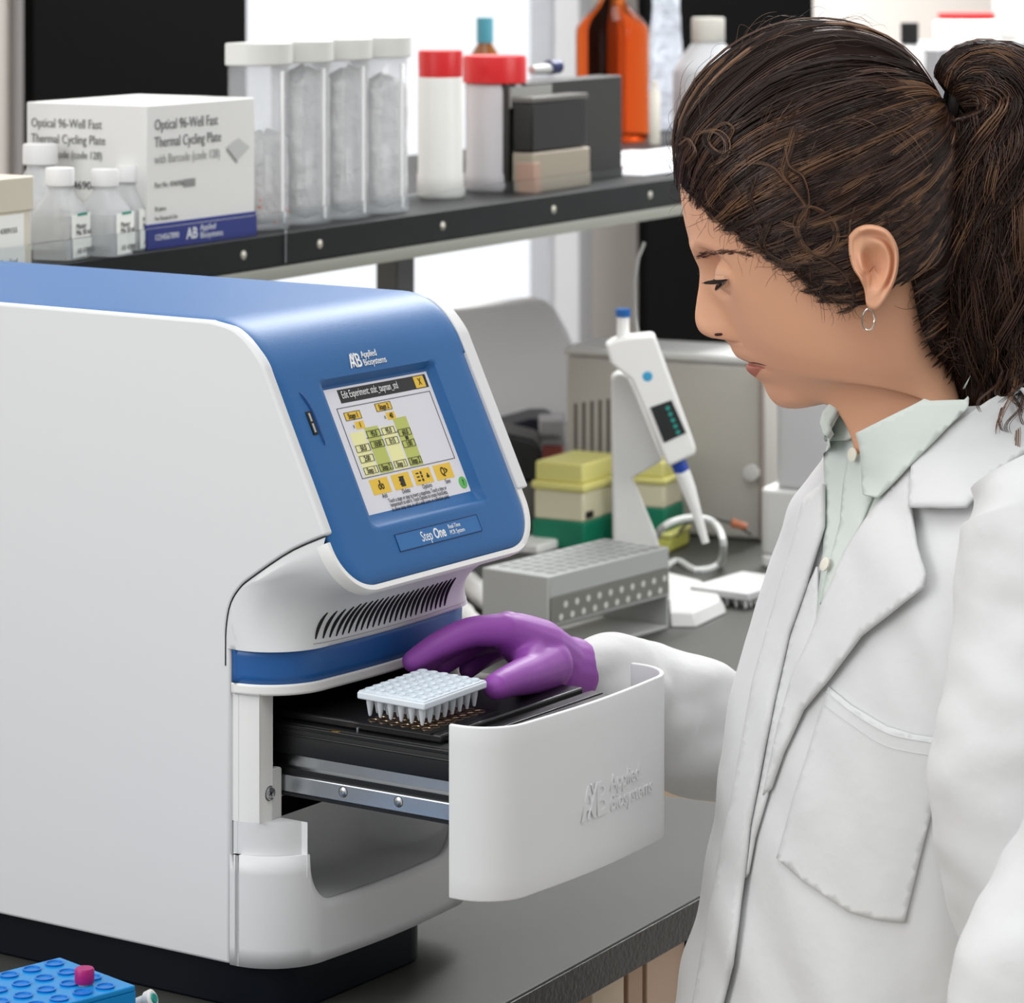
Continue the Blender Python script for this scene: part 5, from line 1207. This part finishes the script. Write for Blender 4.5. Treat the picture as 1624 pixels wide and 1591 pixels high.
# ---- clothes
coat = mat('coat_cotton', (213, 214, 214), .85, sheen=.15, bump=(42, .30, .0035)); shirt = mat('shirt_cotton', (206, 214, 208), .85, bump=(55, .25, .003)); thread = mat('stitch_white', (215, 216, 217), .9)
YT = 2.372; FD = Vector((-.95, -.31, 0)).normalized(); LD_ = Vector((.31, -.95, 0)).normalized()
TR = [(628,1342,.056,.056), (668,1330,.066,.072), (705,1322,.078,.086), (740,1318,.088,.108), (780,1306,.100,.138), (850,1272,.114,.164), (950,1235,.122,.175), (1080,1196,.126,.174), (1250,1163,.126,.166), (1400,1134,.130,.166), (1591,1098,.136,.174), (1750,1070,.142,.180), (1950,1045,.150,.190), (2350,1030,.16,.205)]
def tring(q):
    v, u, a, b = [cm([r[k] for r in TR], q) for k in range(4)]; c = on_y(u, v, YT); ex_ = math.sqrt((a*FD.x)**2+(b*LD_.x)**2); return Vector((c.x+ex_, YT, c.z)), a, b
NV = 190; NU = 150
def folds(P, q, an):
    s = 0
    # drape lines: long soft folds running from the shoulder towards the pocket and hem
    u = P.x*1.0+P.z*.38; s += .0075*noise.noise(Vector((u*17, P.y*5, P.z*2.2+3)))
    s += .0042*noise.noise(Vector((u*38, P.y*9, P.z*5)))+.0012*noise.noise(Vector((P.x*60, P.y*20, P.z*22)))
    return s*smooth01((q-.12)/.2)
def torso(u, q):
    c, a, b = tring(q); an = 2*math.pi*u; ca, sa = math.cos(an), math.sin(an); e = .86
    g = lambda t: math.copysign(abs(t)**e, t)
    d_ = FD*(a*g(ca))+LD_*(b*g(sa)); P = c+d_; n_ = (FD*ca/a+LD_*sa/b).normalized()
    return P+n_*folds(P, q, an)
tm = MB(); tm.grid(torso, NU, NV, closeu=True)
tbvh = BVHTree.FromPolygons([Vector(v) for v in tm.v], tm.f)
top_i = [i*NV for i in range(NU)]
coat_o = local(tm).build('lab_coat', coat, person, smooth=180)
from mathutils.geometry import delaunay_2d_cdt
def hit(u, v):
    d_ = Vector(((u-CU)/F, 1, -(v-HV)/F)).normalized(); h_, n_, i_, t_ = tbvh.ray_cast(Vector((0, 0, CZ)), d_)
    if h_ is None:
        h_, n_, i_, t_ = tbvh.find_nearest(on_y(u, v, YT-.05))
        q = on_y(u, v, h_.y); h_ = Vector((q.x*.8+h_.x*.2, h_.y, q.z))
    if n_.dot(d_) > 0: n_ = -n_
    return h_, n_
def inside(p, poly):
    c = False; n = len(poly)
    for i in range(n):
        a, b = poly[i], poly[(i+1) % n]
        if (a[1] > p[1]) != (b[1] > p[1]) and p[0] < (b[0]-a[0])*(p[1]-a[1])/(b[1]-a[1])+a[0]: c = not c
    return c
def patch(name, poly, off, m, parent, step=9, thick=.0016, crown=0.0, offf=None, puff=0.0):
    pl = []; n = len(poly)
    for i in range(n):
        a, b = Vector(poly[i]), Vector(poly[(i+1) % n]); k = max(1, int((b-a).length/step))
        for j in range(k): pl.append(a.lerp(b, j/k))
    m0 = len(pl); us = [p.x for p in pl]; vs = [p.y for p in pl]; ins = []; v = min(vs)+step*.5; r_ = 0
    while v < max(vs):
        u = min(us)+(step*.5 if r_ % 2 else 0)
        while u < max(us):
            if inside((u, v), pl) and min((Vector((u, v))-p).length for p in pl) > step*.5: ins.append(Vector((u, v)))
            u += step
        v += step*.87; r_ += 1
    V, E_, Fc, *_ = delaunay_2d_cdt(pl+ins, [(i, (i+1) % m0) for i in range(m0)], [], 0, 1e-5)
    Fc = [f for f in Fc if inside((sum(V[i].x for i in f)/len(f), sum(V[i].y for i in f)/len(f)), pl)]
    out = []
    for p in V:
        h_, n_ = hit(p.x, p.y); o_ = offf(p.x, p.y) if offf else off
        if puff: dmin = min((p-x).length for x in pl); o_ += puff*min(1, dmin/25)
        toc = (Vector((0, 0, CZ))-h_).normalized(); nn = (n_*.35+toc*.65).normalized(); out.append(h_+nn*o_-PO)
    me = bpy.data.meshes.new(name); me.from_pydata(out, [], [tuple(f) for f in Fc]); me.materials.append(m)
    for p in me.polygons: p.use_smooth = True
    o = link(bpy.data.objects.new(name, me), parent); k = o.modifiers.new('s', 'SOLIDIFY'); k.thickness = thick; k.offset = 0
    return o
sh_o = patch('shirt_front', [(1300,668), (1318,640), (1345,622), (1380,640), (1400,690), (1440,745), (1390,817), (1350,878), (1314,962), (1297,1003), (1301,950), (1309,880), (1312,800), (1311,720)], .0035, shirt, person)
patch('shirt_placket', [(1352,715), (1366,706), (1384,708), (1388,790), (1370,835), (1345,880), (1318,950), (1306,960), (1322,890), (1338,830), (1343,770)], .0062, shirt, sh_o, step=7)
for u, v in ((1370, 722), (1326, 902)):
    h_, n_ = hit(u, v); MB().lathe([(.0, 0), (.0046, 0), (.0048, .0012), (.0036, .0016), (0, .0014)], seg=20, M=Matrix.Translation(h_+n_*.009-PO) @ n_.to_track_quat('Z', 'Y').to_matrix().to_4x4()).build('shirt_button', mat('button_pearl', (226, 222, 206), .3), sh_o)
patch('shirt_collar', [(1530,612), (1500,628), (1450,655), (1374,692), (1379,725), (1380,790), (1400,795), (1424,770), (1450,742), (1500,690), (1528,662)], 0, shirt, sh_o, step=8, thick=.002, offf=lambda u, v: .016+.012*smooth01((760-v)/120))
patch('shirt_collar', [(1334,618), (1300,655), (1295,672), (1302,690), (1318,700), (1350,700), (1372,690), (1362,655), (1345,626)], 0, shirt, sh_o, step=7, thick=.002, offf=lambda u, v: .010)
patch('coat_collar', [(1592,632), (1640,625), (1660,700), (1580,757), (1535,813), (1490,812), (1451,809), (1450,738), (1500,690), (1560,648)], 0, coat, coat_o, step=9, thick=.0028, offf=lambda u, v: .014+.008*smooth01((760-v)/120))
patch('lapel', [(1450,740), (1451,809), (1460,870), (1473,912), (1468,934), (1420,972), (1370,1011), (1318,1079), (1277,1127), (1245,1195), (1226,1250), (1216,1262), (1240,1150), (1262,1078), (1297,1003), (1312,962), (1348,878), (1388,817)], 0, coat, coat_o, step=9, thick=.0028, offf=lambda u, v: .0050+.0055*smooth01((1200-v)/300))
patch('front_facing', [(1297,1003), (1262,1080), (1240,1160), (1220,1262), (1200,1330), (1190,1384), (1186,1392), (1197,1310), (1219,1200), (1233,1115), (1257,1015), (1284,935), (1300,900), (1301,950)], .0042, coat, coat_o, step=7, thick=.002)
patch('coat_front_edge', [(1313,770), (1312,838), (1284,930), (1257,1008), (1233,1112), (1216,1200), (1195,1310), (1186,1390), (1180,1430), (1168,1530), (1150,1600), (1140,1640), (1096,1640), (1108,1591), (1143,1400), (1172,1250), (1204,1080), (1240,950), (1270,850), (1282,795)], .0085, coat, coat_o, step=9, thick=.003)
pk = patch('chest_pocket', [(1316,1090), (1350,1118), (1407,1152), (1450,1165), (1492,1171), (1484,1265), (1460,1360), (1435,1463), (1390,1458), (1346,1446), (1277,1400), (1234,1361), (1262,1260)], .0020, coat, coat_o, step=10, thick=.0016)
# seams
def seamline(name, pts, off, r, m, par, n=60):
    mb = MB(); P = [hit(p.x, p.y) for p in catmull([Vector((u, v, 0)) for u, v in pts], n)]; mb.tube([h_+nn_*off-PO for h_, nn_ in P], r, 5); return mb.build(name, m, par)
seamline('pocket_hem', [(1316,1098), (1350,1126), (1407,1160), (1450,1172), (1490,1178)], .0030, .00028, thread, pk)
seamline('pocket_hem', [(1312,1118), (1348,1145), (1404,1180), (1450,1192), (1488,1198)], .0030, .00022, thread, pk)
# sleeves
def sleeve(name, pts, rs, nu=64, nv=90, sq=1.0, amp=.006, seed=0, flat=None):
    C_ = catmull(pts, nv); R_ = catmull([Vector((r, 0, 0)) for r in rs], nv); mb = MB(); vs = []; prev = None
    for i in range(nv):
        t_ = (C_[min(i+1, nv-1)]-C_[max(i-1, 0)]).normalized(); nn = (Vector((0, 1, 0)) if prev is None else prev); nn = (nn-t_*nn.dot(t_)).normalized(); prev = nn; bb = t_.cross(nn)
        for k in range(nu):
            a = 2*math.pi*k/nu; d_ = nn*math.cos(a)+bb*math.sin(a); p = C_[i]+d_*R_[i].x
            f = amp*noise.noise(Vector((p.x*16+p.z*9+seed, p.y*10, p.z*13-p.x*5)))+amp*.45*noise.noise(Vector((p.x*34+seed, p.y*30, p.z*40)))
            vs.append(p+d_*f*smooth01(i/8)-PO)
    mb.add(vs, [(i*nu+k, i*nu+(k+1) % nu, (i+1)*nu+(k+1) % nu, (i+1)*nu+k) for i in range(nv-1) for k in range(nu)])
    return mb.build(name, coat, coat_o, smooth=180)
sleeve('sleeve', [on_y(1640,730,2.20), on_y(1672,800,2.19), on_y(1680,900,2.18), on_y(1664,1040,2.165), on_y(1640,1180,2.15), on_y(1636,1320,2.15), on_y(1668,1440,2.16), on_y(1720,1540,2.17)], [.045, .060, .064, .063, .062, .061, .062, .058], seed=3, nv=140)
sleeve('sleeve', [on_y(1760,1360,2.09), on_y(1700,1450,2.08), on_y(1655,1560,2.06), on_y(1610,1700,2.05)], [.060, .056, .052, .046], seed=9)
sleeve('sleeve', [on_y(896,1063,2.503), on_y(930,1070,2.52), on_y(985,1092,2.545), on_y(1057,1128,2.585), on_y(1150,1172,2.60), on_y(1250,1160,2.60), on_y(1350,1060,2.56), on_y(1400,920,2.50)], [.0235, .0262, .0315, .0455, .0485, .056, .066, .07], seed=17, nv=150, amp=.011)
cf = MB(); 
# lower body below the frame: trousers and shoes so that she stands on the floor
tr = mat('trousers', (52, 54, 62), .8)
for s in (-1, 1):
    c0 = Vector((.40, YT, .80))+LD_*(.085*s)-PO; c1 = Vector((.40, YT, .45))+LD_*(.09*s)-PO; c2 = Vector((.42, YT, .05))+LD_*(.095*s)-PO
    lg_ = MB().tube(catmull([c0, c1, c2], 12), [.09-.0045*i for i in range(12)], 20).build('trouser_leg', tr, person)
    f0 = c2+Vector((0, 0, -.05)); MB().tube([f0-FD*.05+Vector((0, 0, .035)), f0+Vector((0, 0, .04)), f0+FD*.10+Vector((0, 0, .03)), f0+FD*.17+Vector((0, 0, .024))], [.032, .040, .034, .022], 14).build('shoe', mat('shoe_dark', (30, 30, 32), .5), person)
